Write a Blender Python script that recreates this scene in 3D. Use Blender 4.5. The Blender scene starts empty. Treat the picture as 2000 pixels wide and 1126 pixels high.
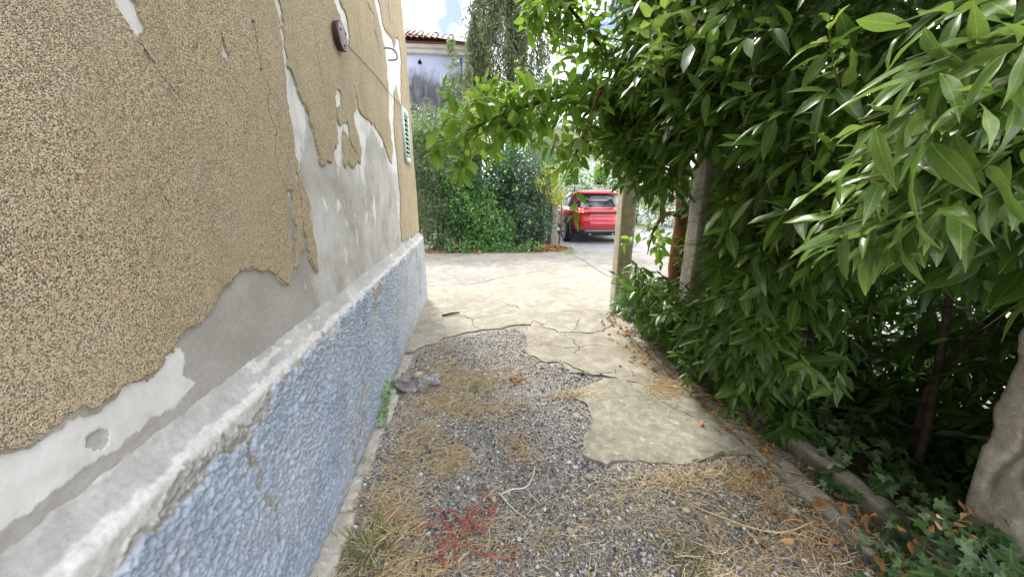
import bpy, math, random
import numpy as np
from mathutils import Vector, Matrix
from mathutils.geometry import delaunay_2d_cdt

random.seed(7)
RNG = np.random.default_rng(11)
SC = bpy.context.scene
COL = SC.collection
R = math.radians

# ------------------------------------------------------------------ camera, sky, sun, exposure
CAM_P, CAM_YAW, CAM_H = R(15.55), R(6.057), 1.6
cd = bpy.data.cameras.new('camera')
cam = bpy.data.objects.new('camera', cd)
COL.objects.link(cam)
cam.location = (0, 0, CAM_H)
cam.rotation_euler = (R(90) - CAM_P, 0, -CAM_YAW)
cd.sensor_fit = 'HORIZONTAL'
cd.sensor_width = 36.0
cd.lens = 690.0 / 2000.0 * 36.0
cd.clip_start = 0.02
cd.clip_end = 2000
SC.camera = cam

SUN_EL, SUN_AZ = R(54), R(-22)          # azimuth from +Y towards +X: the sun stands far left, behind the house
wd = bpy.data.worlds.new('World')
SC.world = wd
wd.use_nodes = True
wn = wd.node_tree
for n in list(wn.nodes):
    wn.nodes.remove(n)
wo = wn.nodes.new('ShaderNodeOutputWorld')
bg = wn.nodes.new('ShaderNodeBackground')
bg.inputs['Strength'].default_value = 0.14
sky = wn.nodes.new('ShaderNodeTexSky')
sky.sky_type = 'NISHITA'
sky.sun_disc = False
sky.sun_elevation = SUN_EL
sky.sun_rotation = SUN_AZ
sky.dust_density = 1.5
wtc = wn.nodes.new('ShaderNodeTexCoord')
wno = wn.nodes.new('ShaderNodeTexNoise')
wno.inputs['Scale'].default_value = 3.4
wno.inputs['Detail'].default_value = 5
wno.inputs['Roughness'].default_value = 0.55
wmp = wn.nodes.new('ShaderNodeMapping')
wmp.inputs['Location'].default_value = (7.88, 1.33, 10.13)
wn.links.new(wtc.outputs['Generated'], wmp.inputs['Vector'])
wn.links.new(wmp.outputs[0], wno.inputs['Vector'])
wra = wn.nodes.new('ShaderNodeValToRGB')
wra.color_ramp.elements[0].position = 0.38
wra.color_ramp.elements[0].color = (0, 0, 0, 1)
wra.color_ramp.elements[1].position = 0.55
wra.color_ramp.elements[1].color = (1, 1, 1, 1)
wn.links.new(wno.outputs['Fac'], wra.inputs['Fac'])
wmx = wn.nodes.new('ShaderNodeMix')
wmx.data_type = 'RGBA'
wn.links.new(wra.outputs['Color'], wmx.inputs[0])
wml = wn.nodes.new('ShaderNodeMix')          # clear air between the bright clouds
wml.data_type = 'RGBA'
wml.blend_type = 'MULTIPLY'
wml.inputs[0].default_value = 1.0
wml.inputs[7].default_value = (0.28, 0.29, 0.31, 1)
wn.links.new(sky.outputs['Color'], wml.inputs[6])
wn.links.new(wml.outputs[2], wmx.inputs[6])
wmx.inputs[7].default_value = (8.9, 8.9, 9.0, 1)
wn.links.new(wmx.outputs[2], bg.inputs['Color'])
wn.links.new(bg.outputs[0], wo.inputs['Surface'])

sd = bpy.data.lights.new('sun', 'SUN')
sd.energy = 1.25
sd.angle = R(9)
sd.color = (1.0, 0.95, 0.86)
sun = bpy.data.objects.new('sun', sd)
COL.objects.link(sun)
sdir = Vector((math.sin(SUN_AZ) * math.cos(SUN_EL), math.cos(SUN_AZ) * math.cos(SUN_EL), math.sin(SUN_EL)))
sun.rotation_euler = sdir.to_track_quat('Z', 'Y').to_euler()
sun.location = sdir * 40

SC.view_settings.view_transform = 'Standard'
SC.view_settings.look = 'None'
SC.view_settings.gamma = 1.0
SC.view_settings.use_curve_mapping = False
SC.view_settings.exposure = 2.0
SC.render.engine = 'CYCLES'
SC.cycles.use_denoising = True
SC.cycles.max_bounces = 6
SC.cycles.diffuse_bounces = 4
SC.cycles.glossy_bounces = 2
SC.cycles.transparent_max_bounces = 8
SC.cycles.sample_clamp_indirect = 8

# ------------------------------------------------------------------ numpy noise
_perm = np.random.default_rng(3).permutation(256)
_perm = np.concatenate([_perm, _perm, _perm])
_grad = np.random.default_rng(4).uniform(0, 2 * math.pi, 256)
_gx, _gy = np.cos(_grad), np.sin(_grad)


def perlin(x, y):
    x = np.asarray(x, float); y = np.asarray(y, float)
    xi = np.floor(x).astype(int); yi = np.floor(y).astype(int)
    xf = x - xi; yf = y - yi
    xi &= 255; yi &= 255
    u = xf * xf * xf * (xf * (xf * 6 - 15) + 10)
    v = yf * yf * yf * (yf * (yf * 6 - 15) + 10)

    def g(ix, iy, dx, dy):
        h = _perm[_perm[ix] + iy]
        return _gx[h] * dx + _gy[h] * dy
    a = g(xi, yi, xf, yf); b = g(xi + 1, yi, xf - 1, yf)
    c = g(xi, yi + 1, xf, yf - 1); d = g(xi + 1, yi + 1, xf - 1, yf - 1)
    return (a + u * (b - a)) + v * ((c + u * (d - c)) - (a + u * (b - a)))


def fbm(x, y, s, oc=4, g=0.5):
    r = 0; a = 1.0
    for i in range(oc):
        r = r + a * perlin(np.asarray(x) * s + 17.3 * i, np.asarray(y) * s + 5.1 * i)
        s *= 2.03; a *= g
    return r


def sstep(a, b, x):
    t = np.clip((np.asarray(x, float) - a) / (b - a), 0, 1)
    return t * t * (3 - 2 * t)


def inpoly(px, py, poly):
    res = np.zeros(len(px), bool)
    n = len(poly)
    j = n - 1
    for i in range(n):
        xi, yi = poly[i]; xj, yj = poly[j]
        if yi != yj:
            c = ((yi > py) != (yj > py)) & (px < (xj - xi) * (py - yi) / (yj - yi) + xi)
            res ^= c
        j = i
    return res


def polydist(px, py, poly, closed=True):
    d = np.full(len(px), 1e9)
    n = len(poly)
    for i in range(n if closed else n - 1):
        ax, ay = poly[i]; bx, by = poly[(i + 1) % n]
        vx, vy = bx - ax, by - ay
        t = np.clip(((px - ax) * vx + (py - ay) * vy) / (vx * vx + vy * vy + 1e-12), 0, 1)
        d = np.minimum(d, np.hypot(px - ax - t * vx, py - ay - t * vy))
    return d


# ------------------------------------------------------------------ mesh helpers
def link(o, parent=None):
    COL.objects.link(o)
    if parent is not None:
        o.parent = parent
    return o


def tag(o, label=None, cat=None, group=None, kind=None):
    if label: o['label'] = label
    if cat: o['category'] = cat
    if group: o['group'] = group
    if kind: o['kind'] = kind
    return o


def empty(name, loc=(0, 0, 0), label=None, cat=None, group=None, rz=0):
    o = bpy.data.objects.new(name, None)
    o.empty_display_size = 0.05
    o.location = loc
    o.rotation_euler = (0, 0, rz)
    link(o)
    return tag(o, label, cat, group)


def mesh(name, V, FS, mat=None, smooth=False, col=None, uv=None, rnd=None):
    """FS: list of int arrays (k x 3 or k x 4)."""
    V = np.asarray(V, dtype=np.float32)
    me = bpy.data.meshes.new(name)
    FS = [np.asarray(f, dtype=np.int32) for f in FS if len(f)]
    me.vertices.add(len(V)); me.vertices.foreach_set('co', V.ravel())
    idx = np.concatenate([f.ravel() for f in FS])
    tot = np.concatenate([np.full(len(f), f.shape[1], np.int32) for f in FS])
    st = np.concatenate([[0], np.cumsum(tot)[:-1]]).astype(np.int32)
    me.loops.add(len(idx)); me.loops.foreach_set('vertex_index', idx)
    me.polygons.add(len(tot)); me.polygons.foreach_set('loop_start', st)
    me.update(calc_edges=True)
    if smooth:
        me.polygons.foreach_set('use_smooth', np.ones(len(tot), bool))
    if col is not None:
        a = me.color_attributes.new('Col', 'FLOAT_COLOR', 'POINT')
        c = np.ones((len(V), 4), np.float32); c[:, :3] = col
        a.data.foreach_set('color', c.ravel())
    if rnd is not None:
        a = me.attributes.new('lv', 'FLOAT', 'POINT')
        a.data.foreach_set('value', np.asarray(rnd, np.float32))
    if uv is not None:
        l = me.uv_layers.new(name='UVMap')
        l.data.foreach_set('uv', np.asarray(uv, np.float32)[idx].ravel())
    if mat is not None:
        me.materials.append(mat)
    me.validate()
    return me


def obj(name, me, parent=None, loc=None):
    o = bpy.data.objects.new(name, me)
    if loc is not None:
        o.location = loc
    return link(o, parent)


class Acc:
    def __init__(s): s.V = []; s.Q = []; s.T = []; s.n = 0
    def add(s, V, Q=None, T=None):
        s.V.append(np.asarray(V, float))
        if Q is not None and len(Q): s.Q.append(np.asarray(Q, int) + s.n)
        if T is not None and len(T): s.T.append(np.asarray(T, int) + s.n)
        s.n += len(V)
    def box(s, x0, x1, y0, y1, z0, z1, jit=0.0):
        v = np.array([[x, y, z] for z in (z0, z1) for y in (y0, y1) for x in (x0, x1)], float)
        if jit: v += RNG.normal(0, jit, v.shape)
        s.add(v, [[0, 2, 3, 1], [4, 5, 7, 6], [0, 1, 5, 4], [2, 6, 7, 3], [0, 4, 6, 2], [1, 3, 7, 5]])
    def tube(s, pts, rad, k=6, cap=True):
        pts = np.asarray(pts, float); n = len(pts)
        rad = np.broadcast_to(np.asarray(rad, float), (n,))
        tn = np.gradient(pts, axis=0); tn /= np.linalg.norm(tn, axis=1)[:, None] + 1e-9
        ref = np.array([0, 0, 1.0]) if abs(tn[0, 2]) < 0.9 else np.array([1.0, 0, 0])
        V = []
        for i in range(n):
            u = np.cross(tn[i], ref); u /= np.linalg.norm(u) + 1e-9
            w = np.cross(tn[i], u)
            for j in range(k):
                a = 2 * math.pi * j / k
                V.append(pts[i] + rad[i] * (math.cos(a) * u + math.sin(a) * w))
        Q = [[i * k + j, i * k + (j + 1) % k, (i + 1) * k + (j + 1) % k, (i + 1) * k + j] for i in range(n - 1) for j in range(k)]
        T = []
        if cap:
            V.append(pts[0]); V.append(pts[-1]); c0 = n * k; c1 = c0 + 1
            T = [[c0, (j + 1) % k, j] for j in range(k)] + [[c1, (n - 1) * k + j, (n - 1) * k + (j + 1) % k] for j in range(k)]
        s.add(V, Q, T)
    def lathe(s, prof, k, M=None):
        """prof: (r, h) pairs, axis +Z, transformed by M."""
        V = []
        for r, h in prof:
            for j in range(k):
                a = 2 * math.pi * j / k
                V.append((r * math.cos(a), r * math.sin(a), h))
        V = np.array(V)
        if M is not None:
            V = V @ np.array(M.to_3x3()).T + np.array(M.translation)
        n = len(prof)
        Q = [[i * k + j, i * k + (j + 1) % k, (i + 1) * k + (j + 1) % k, (i + 1) * k + j] for i in range(n - 1) for j in range(k)]
        s.add(V, Q)
    def mesh(s, name, mat, smooth=False, **kw):
        FS = []
        if s.Q: FS.append(np.concatenate(s.Q))
        if s.T: FS.append(np.concatenate(s.T))
        return mesh(name, np.concatenate(s.V), FS, mat, smooth, **kw)


def bevel(o, w, seg=2):
    m = o.modifiers.new('bevel', 'BEVEL'); m.width = w; m.segments = seg; m.limit_method = 'ANGLE'
    return o


def spline(pts, n):
    pts = np.asarray(pts, float)
    m = len(pts)
    t = np.linspace(0, m - 1, n)
    out = []
    for q in t:
        i = min(int(q), m - 2); f = q - i
        p0 = pts[max(i - 1, 0)]; p1 = pts[i]; p2 = pts[i + 1]; p3 = pts[min(i + 2, m - 1)]
        out.append(0.5 * (2 * p1 + (p2 - p0) * f + (2 * p0 - 5 * p1 + 4 * p2 - p3) * f * f + (3 * p1 - p0 - 3 * p2 + p3) * f ** 3))
    return np.array(out)


def jag(pts, minlen, amp, closed=True, rs=None):
    """fractal midpoint displacement of a 2D outline"""
    rs = rs or np.random.default_rng(5)
    pts = [np.asarray(p, float) for p in pts]
    while True:
        out = []; done = True
        n = len(pts)
        for i in range(n if closed else n - 1):
            a = pts[i]; b = pts[(i + 1) % n]
            out.append(a)
            d = b - a; l = np.hypot(*d)
            if l > minlen:
                done = False
                nrm = np.array([-d[1], d[0]]) / l
                out.append((a + b) / 2 + nrm * rs.normal(0, amp) * min(l, 0.12))
        if not closed: out.append(pts[-1])
        pts = out
        if done: return [tuple(p) for p in pts]


def crackpoly(line, w, minlen=0.02, amp=0.12, seed=1):
    """closed thin polygon around a jagged line, tapering at its ends"""
    rs = np.random.default_rng(seed)
    p = np.array(jag(line, minlen, amp, closed=False, rs=rs))
    t = np.gradient(p, axis=0); t /= np.linalg.norm(t, axis=1)[:, None] + 1e-9
    nrm = np.stack([-t[:, 1], t[:, 0]], 1)
    s = np.linspace(0, 1, len(p))
    ww = w * (0.25 + 0.75 * np.sin(np.pi * np.clip(s, 0.02, 0.98)) ** 0.5) * rs.uniform(0.45, 1.2, len(p))
    L = p + nrm * ww[:, None] * 0.5; Q = p - nrm * ww[:, None] * 0.5
    return [tuple(a) for a in L] + [tuple(a) for a in Q[::-1]]


def region(name, outer, holes, to3d, thick, mat, parent=None, spacing=None, wfun=None):
    """plate with outline and holes: 2D outline -> solid sheet; to3d(u, v, w) -> Nx3"""
    loops = [outer] + list(holes)
    V = []; Ed = []
    for lp in loops:
        b = len(V); n = len(lp)
        V += [Vector(p) for p in lp]
        Ed += [(b + i, b + (i + 1) % n) for i in range(n)]
    if spacing:
        o = np.array(outer); x0, y0 = o.min(0); x1, y1 = o.max(0)
        gx, gy = np.meshgrid(np.arange(x0, x1, spacing), np.arange(y0, y1, spacing))
        gx = gx.ravel() + RNG.uniform(-.3, .3, gx.size) * spacing; gy = gy.ravel() + RNG.uniform(-.3, .3, gy.size) * spacing
        k = inpoly(gx, gy, outer)
        V += [Vector((a, b)) for a, b in zip(gx[k], gy[k])]
    rv, re, rf, *_ = delaunay_2d_cdt(V, Ed, [], 0, 1e-6)
    rv = np.array([(v.x, v.y) for v in rv]); F = np.array([f for f in rf if len(f) == 3])
    c = rv[F].mean(1)
    keep = np.zeros(len(F), bool)
    keep = inpoly(c[:, 0], c[:, 1], outer)
    for h in holes:
        keep &= ~inpoly(c[:, 0], c[:, 1], h)
    F = F[keep]
    a, b, d = rv[F[:, 0]], rv[F[:, 1]], rv[F[:, 2]]
    ar = (b[:, 0] - a[:, 0]) * (d[:, 1] - a[:, 1]) - (b[:, 1] - a[:, 1]) * (d[:, 0] - a[:, 0])
    F[ar < 0] = F[ar < 0][:, ::-1]
    used, inv = np.unique(F, return_inverse=True)
    F = inv.reshape(F.shape); rv = rv[used]; n = len(rv)
    E = np.concatenate([F[:, [0, 1]], F[:, [1, 2]], F[:, [2, 0]]])
    key = np.sort(E, 1); key = key[:, 0].astype(np.int64) * n + key[:, 1]
    u, ix, ct = np.unique(key, return_index=True, return_counts=True)
    B = E[ix[ct == 1]]
    w = np.full(n, thick)
    if wfun is not None: w = w + wfun(rv[:, 0], rv[:, 1])
    top = to3d(rv[:, 0], rv[:, 1], w); bot = to3d(rv[:, 0], rv[:, 1], np.zeros(n))
    # side walls get their own vertices so that the rim stays sharp
    bu, bi = np.unique(B, return_inverse=True); bi = bi.reshape(B.shape); m = len(bu)
    VV = np.concatenate([top, top[bu], bot[bu]])
    Q = np.stack([n + bi[:, 1], n + bi[:, 0], n + m + bi[:, 0], n + m + bi[:, 1]], 1)
    return obj(name, mesh(name, VV, [F, Q], mat), parent)


# ------------------------------------------------------------------ material helper
class Mt:
    def __init__(s, name):
        s.m = bpy.data.materials.new(name); s.m.use_nodes = True
        s.t = s.m.node_tree; s.b = s.t.nodes['Principled BSDF']; s.out = s.t.nodes['Material Output']
        s.tc = s.t.nodes.new('ShaderNodeTexCoord')
    def n(s, t): return s.t.nodes.new(t)
    def l(s, a, b): s.t.links.new(a, b)
    def put(s, sock, v):
        if hasattr(v, 'is_linked') or isinstance(v, bpy.types.NodeSocket): s.l(v, sock)
        else: sock.default_value = v if not isinstance(v, tuple) or len(v) == 4 or sock.type == 'VECTOR' else (*v, 1)
    def vec(s, sc=(1, 1, 1), co='Object'):
        mp = s.n('ShaderNodeMapping'); mp.inputs['Scale'].default_value = sc
        s.l(s.tc.outputs[co], mp.inputs['Vector']); return mp.outputs[0]
    def noise(s, sc, det=4, ro=0.55, v=None, dist=0.0):
        q = s.n('ShaderNodeTexNoise'); q.inputs['Scale'].default_value = sc; q.inputs['Detail'].default_value = det
        q.inputs['Roughness'].default_value = ro; q.inputs['Distortion'].default_value = dist
        s.l(v or s.tc.outputs['Object'], q.inputs['Vector']); return q.outputs['Fac']
    def vor(s, sc, feat='F1', v=None, out='Distance', rnd=1.0):
        q = s.n('ShaderNodeTexVoronoi'); q.feature = feat; q.inputs['Scale'].default_value = sc
        q.inputs['Randomness'].default_value = rnd
        s.l(v or s.tc.outputs['Object'], q.inputs['Vector']); return q.outputs[out]
    def ramp(s, f, st, interp='LINEAR'):
        q = s.n('ShaderNodeValToRGB'); e = q.color_ramp; e.interpolation = interp
        while len(e.elements) < len(st): e.elements.new(0.5)
        for el, (p, c) in zip(e.elements, st):
            el.position = p
            el.color = (c, c, c, 1) if isinstance(c, (int, float)) else (*c, 1)
        s.put(q.inputs['Fac'], f); return q.outputs['Color']
    def mix(s, f, a, b, mode='MIX'):
        q = s.n('ShaderNodeMix'); q.data_type = 'RGBA'; q.blend_type = mode
        s.put(q.inputs[0], f); s.put(q.inputs[6], a); s.put(q.inputs[7], b); return q.outputs[2]
    def math(s, op, a, b=0.0, clamp=False):
        q = s.n('ShaderNodeMath'); q.operation = op; q.use_clamp = clamp
        s.put(q.inputs[0], a); s.put(q.inputs[1], b); return q.outputs[0]
    def attr(s, name, out='Color'):
        q = s.n('ShaderNodeAttribute'); q.attribute_name = name; return q.outputs[out]
    def bump(s, h, st, d, nrm=None):
        q = s.n('ShaderNodeBump'); q.inputs['Strength'].default_value = st; q.inputs['Distance'].default_value = d
        s.l(h, q.inputs['Height'])
        if nrm is not None: s.l(nrm, q.inputs['Normal'])
        return q.outputs[0]
    def fin(s, col=None, rough=0.8, nrm=None, spec=None, metal=None):
        if col is not None: s.put(s.b.inputs['Base Color'], col)
        s.put(s.b.inputs['Roughness'], rough)
        if nrm is not None: s.l(nrm, s.b.inputs['Normal'])
        if spec is not None: s.b.inputs['Specular IOR Level'].default_value = spec
        if metal is not None: s.b.inputs['Metallic'].default_value = metal
        return s.m


def plain(name, c, rough=0.6, spec=None, metal=None, var=0.15, sc=8.0, bump=0.0):
    k = Mt(name)
    nz = k.noise(sc, 5, 0.6)
    lo = tuple(v * (1 - var) for v in c); hi = tuple(min(1, v * (1 + var)) for v in c)
    nr = k.bump(k.noise(sc * 12, 4), bump, 0.004) if bump else None
    return k.fin(k.ramp(nz, [(0.3, lo), (0.7, hi)]), rough, nr, spec, metal)


M = {}
# pebble dash
k = Mt('pebble_dash')
v = k.vec((1, 1, 1))
wob = k.noise(60, 2)
cell = k.vor(370, 'F1', v=None, out='Color')
sep = k.n('ShaderNodeSeparateColor'); k.l(cell, sep.inputs[0])
c1 = k.ramp(sep.outputs[0], [(0.0, (0.10, 0.09, 0.085)), (0.16, (0.17, 0.145, 0.12)), (0.25, (0.36, 0.28, 0.17)), (0.5, (0.62, 0.485, 0.285)), (0.75, (0.78, 0.64, 0.415)), (1.0, (0.88, 0.80, 0.63))])
dst = k.vor(370, 'F1')
big = k.noise(1.6, 4, 0.6)
fine = k.ramp(dst, [(0.25, 1.0), (0.75, 0.35)])
c2 = k.mix(0.35, c1, fine, 'MULTIPLY')
c2 = k.mix(k.ramp(big, [(0.35, 0.0), (0.7, 0.35)]), c2, (0.50, 0.39, 0.235), 'MIX')
st = k.noise(1.0, 5, 0.65, k.vec((6, 6, 0.7)))
c2 = k.mix(k.ramp(st, [(0.48, 0.0), (0.75, 0.42)]), c2, (0.27, 0.22, 0.16))
c2 = k.mix(k.ramp(k.noise(2.3, 5, 0.6), [(0.5, 0.0), (0.72, 0.25)]), c2, (0.56, 0.51, 0.42))
hb = k.ramp(dst, [(0.1, 1.0), (0.7, 0.0)])
M['pebble'] = k.fin(c2, 0.85, k.bump(hb, 0.9, 0.0035), 0.25)

# bare render under the stucco: attribute Col.r = whitewash field, g = light grey field
k = Mt('bare_render')
at = k.attr('Col'); sp = k.n('ShaderNodeSeparateColor'); k.l(at, sp.inputs[0])
nz = k.noise(9, 6, 0.65); nf = k.noise(55, 5, 0.6); nb = k.noise(2.5, 4)
grey = k.ramp(nb, [(0.3, (0.30, 0.285, 0.26)), (0.7, (0.44, 0.425, 0.40))])
grey = k.mix(k.ramp(nf, [(0.35, 0.25), (0.6, 0.0)]), grey, (0.2, 0.19, 0.17))
lite = k.ramp(k.noise(3.2, 6, 0.7), [(0.3, (0.31, 0.295, 0.265)), (0.5, (0.45, 0.435, 0.41)), (0.7, (0.58, 0.57, 0.555))])
whit = k.ramp(nz, [(0.3, (0.50, 0.49, 0.475)), (0.45, (0.63, 0.62, 0.61)), (0.7, (0.73, 0.725, 0.72))])
f1 = k.math('ADD', sp.outputs[1], k.math('MULTIPLY', k.math('SUBTRACT', nz, 0.5), 0.9))
ns = k.noise(1.0, 6, 0.7, k.vec((22, 22, 6)))
f2 = k.math('ADD', sp.outputs[0], k.math('MULTIPLY', k.math('SUBTRACT', k.math('MULTIPLY', k.math('ADD', nz, ns), 0.5), 0.5), 1.3))
c = k.mix(k.ramp(f1, [(0.42, 0.0), (0.58, 1.0)]), grey, lite)
c = k.mix(k.ramp(f2, [(0.46, 0.0), (0.54, 1.0)]), c, whit)
dr = k.noise(1.0, 5, 0.6, k.vec((14, 14, 1.2)))
c = k.mix(k.ramp(dr, [(0.52, 0.0), (0.8, 0.35)]), c, (0.36, 0.33, 0.29))
M['render'] = k.fin(c, 0.9, k.bump(k.math('ADD', nf, k.ramp(f2, [(0.46, 0.0), (0.54, 0.5)])), 0.35, 0.004), 0.2)

# plinth, painted per vertex
k = Mt('plinth_paint')
at = k.attr('Col'); nf = k.noise(70, 5, 0.65)
c = k.mix(k.ramp(nf, [(0.3, 0.35), (0.6, 0.0)]), at, (0.16, 0.155, 0.15))
M['plinth'] = k.fin(c, 0.7, k.bump(nf, 0.35, 0.004), 0.35)


def concrete(name, base, stain, warm, sc=1.0, joint=None):
    k = Mt(name)
    a = k.noise(1.1 * sc, 6, 0.62); b = k.noise(7 * sc, 6, 0.65); f = k.noise(90, 4, 0.6); p = k.vor(38, 'F1')
    c = k.ramp(a, [(0.28, stain), (0.5, base), (0.72, warm)])
    c = k.mix(k.ramp(k.noise(2.7 * sc, 6, 0.7), [(0.36, 0.55), (0.56, 0.0)]), c, tuple(x * y_ for x, y_ in zip(stain, (0.86, 0.82, 0.76))))
    c = k.mix(k.ramp(b, [(0.42, 0.5), (0.62, 0.0)]), c, tuple(x * 0.62 for x in stain))
    c = k.mix(k.ramp(f, [(0.35, 0.35), (0.55, 0.0)]), c, tuple(x * 0.5 for x in stain))
    c = k.mix(k.ramp(k.noise(23, 3, 0.5), [(0.62, 0.0), (0.7, 0.4)]), c, tuple(min(1, x * 1.25) for x in warm))
    h = k.math('ADD', k.math('MULTIPLY', k.noise(34, 5, 0.7), 0.8), k.math('MULTIPLY', f, 0.6))
    c = k.mix(k.ramp(p, [(0.0, 0.6), (0.12, 0.0)]), c, tuple(x * 0.4 for x in stain))
    return k.fin(c, 0.9, k.bump(h, 0.5, 0.005), 0.2)


M['slab'] = concrete('old_concrete', (0.375, 0.35, 0.29), (0.275, 0.255, 0.21), (0.45, 0.415, 0.345))
M['yard'] = concrete('yard_concrete', (0.345, 0.325, 0.29), (0.255, 0.24, 0.215), (0.42, 0.40, 0.36), 0.8)
M['drive'] = concrete('drive_concrete', (0.34, 0.34, 0.35), (0.26, 0.26, 0.27), (0.40, 0.395, 0.39), 0.8)
M['patch'] = concrete('patch_concrete', (0.37, 0.35, 0.285), (0.25, 0.24, 0.195), (0.46, 0.435, 0.365), 2.2)
M['kerb'] = concrete('kerb_concrete', (0.44, 0.42, 0.36), (0.30, 0.285, 0.245), (0.52, 0.50, 0.44), 2)
M['edging'] = concrete('edging_concrete', (0.52, 0.49, 0.43), (0.36, 0.34, 0.30), (0.62, 0.60, 0.54), 2)
M['post'] = concrete('post_concrete', (0.46, 0.415, 0.30), (0.40, 0.36, 0.26), (0.52, 0.47, 0.36), 2)
M['postgrey'] = concrete('rough_post_concrete', (0.56, 0.52, 0.43), (0.40, 0.37, 0.31), (0.66, 0.62, 0.53), 3)
M['scratch'] = concrete('scratch_coat', (0.42, 0.38, 0.31), (0.32, 0.29, 0.24), (0.52, 0.48, 0.41), 4)
M['postfar'] = concrete('pale_post_concrete', (0.40, 0.38, 0.33), (0.3, 0.29, 0.25), (0.46, 0.44, 0.4), 2)
M['earth'] = plain('earth', (0.10, 0.075, 0.05), 0.95, 0.1, var=0.4, sc=5, bump=0.6)

k = Mt('asphalt_bed')
a = k.noise(3, 5, 0.6); s1 = k.vor(120, 'F1', out='Color'); sp = k.n('ShaderNodeSeparateColor'); k.l(s1, sp.inputs[0])
c = k.ramp(sp.outputs[0], [(0, (0.10, 0.098, 0.095)), (0.5, (0.26, 0.245, 0.23)), (0.8, (0.40, 0.39, 0.375)), (1, (0.55, 0.54, 0.52))])
c = k.mix(k.ramp(a, [(0.4, 0.0), (0.68, 0.55)]), c, (0.27, 0.225, 0.165))
M['bed'] = k.fin(c, 0.9, k.bump(k.vor(120, 'F1'), 0.9, -0.008), 0.2)


def byrnd(name, stops, rough=0.85, spec=0.2, nsc=0.0):
    k = Mt(name)
    oi = k.n('ShaderNodeObjectInfo')
    r = k.math('FRACT', k.math('ADD', k.attr('lv', 'Fac'), oi.outputs['Random']))
    c = k.ramp(r, stops)
    nr = None
    if nsc:
        nz = k.noise(nsc, 4, 0.6)
        c = k.mix(k.ramp(nz, [(0.35, 0.4), (0.65, 0.0)]), c, tuple(x * 0.5 for x in stops[0][1]))
        nr = k.bump(nz, 0.4, 0.003)
    return k.fin(c, rough, nr, spec)


M['gravel'] = byrnd('gravel', [(0, (0.055, 0.056, 0.062)), (0.35, (0.16, 0.162, 0.17)), (0.62, (0.33, 0.33, 0.335)), (0.85, (0.52, 0.515, 0.51)), (1, (0.70, 0.69, 0.67))], 0.8, 0.3)
M['straw'] = byrnd('dry_straw', [(0, (0.33, 0.225, 0.11)), (0.3, (0.52, 0.385, 0.205)), (0.65, (0.66, 0.52, 0.31)), (1, (0.78, 0.68, 0.49))], 0.7, 0.3)
M['deadleaf'] = byrnd('dead_leaf', [(0, (0.16, 0.075, 0.03)), (0.45, (0.33, 0.165, 0.065)), (0.8, (0.45, 0.25, 0.10)), (1, (0.55, 0.37, 0.2))], 0.7, 0.3)
M['stone'] = byrnd('loose_stone', [(0, (0.30, 0.28, 0.25)), (1, (0.5, 0.47, 0.42))], 0.85, 0.2, 60)
M['lump'] = concrete('broken_concrete', (0.34, 0.33, 0.32), (0.16, 0.155, 0.15), (0.58, 0.57, 0.55), 6)


def leafmat(name, stops, rough=0.38, trans=0.3, tcol=None, vein=True, spec=0.5):
    k = Mt(name)
    oi = k.n('ShaderNodeObjectInfo')
    r = k.math('FRACT', k.math('ADD', k.attr('lv', 'Fac'), oi.outputs['Random']))
    c = k.ramp(r, stops)
    nz = k.noise(14, 3, 0.5)
    c = k.mix(k.ramp(nz, [(0.35, 0.35), (0.65, 0.0)]), c, tuple(x * 0.6 for x in stops[0][1]))
    nr = None
    if vein:
        su = k.n('ShaderNodeSeparateXYZ'); k.l(k.tc.outputs['UV'], su.inputs[0])
        d = k.math('ABSOLUTE', k.math('SUBTRACT', su.outputs[0], 0.5))
        rib = k.ramp(d, [(0.0, 1.0), (0.045, 0.0)])
        sv = k.math('SINE', k.math('MULTIPLY', k.math('SUBTRACT', su.outputs[1], k.math('MULTIPLY', d, 0.45)), 48.0))
        c = k.mix(k.math('MULTIPLY', rib, 0.45), c, tuple(min(1, x * 2.2) for x in stops[-1][1]))
        c = k.mix(k.math('MULTIPLY', k.ramp(sv, [(0.8, 0.0), (1.0, 1.0)]), 0.12), c, tuple(min(1, x * 1.6) for x in stops[-1][1]))
        nr = k.bump(k.math('ADD', k.math('MULTIPLY', sv, 0.10), rib), 0.12, 0.002)
    k.fin(c, rough, nr, spec)
    tr = k.n('ShaderNodeBsdfTranslucent')
    tc = k.mix(0.75, c, tcol or tuple(min(1, x * 2.0) for x in stops[-1][1]))
    k.l(tc, tr.inputs['Color'])
    mx = k.n('ShaderNodeMixShader'); mx.inputs[0].default_value = trans
    k.l(k.b.outputs[0], mx.inputs[1]); k.l(tr.outputs[0], mx.inputs[2]); k.l(mx.outputs[0], k.out.inputs['Surface'])
    return k.m


M['laurel'] = leafmat('laurel_leaf', [(0, (0.036, 0.082, 0.019)), (0.6, (0.065, 0.139, 0.027)), (0.9, (0.101, 0.197, 0.036)), (1, (0.184, 0.295, 0.055))], 0.32, 0.32, (0.184, 0.361, 0.040))
M['citrus'] = leafmat('citrus_leaf', [(0, (0.055, 0.116, 0.020)), (0.5, (0.094, 0.189, 0.030)), (0.85, (0.143, 0.263, 0.040)), (1, (0.220, 0.357, 0.060))], 0.36, 0.52, (0.352, 0.588, 0.060))
M['young'] = leafmat('young_leaf', [(0, (0.16, 0.28, 0.045)), (0.6, (0.24, 0.37, 0.07)), (1, (0.33, 0.45, 0.11))], 0.4, 0.38, (0.42, 0.55, 0.08))
M['broad'] = leafmat('broad_leaf', [(0, (0.079, 0.155, 0.036)), (0.5, (0.119, 0.216, 0.048)), (0.85, (0.172, 0.283, 0.067)), (1, (0.238, 0.345, 0.085))], 0.30, 0.33, (0.317, 0.493, 0.085))
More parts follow.
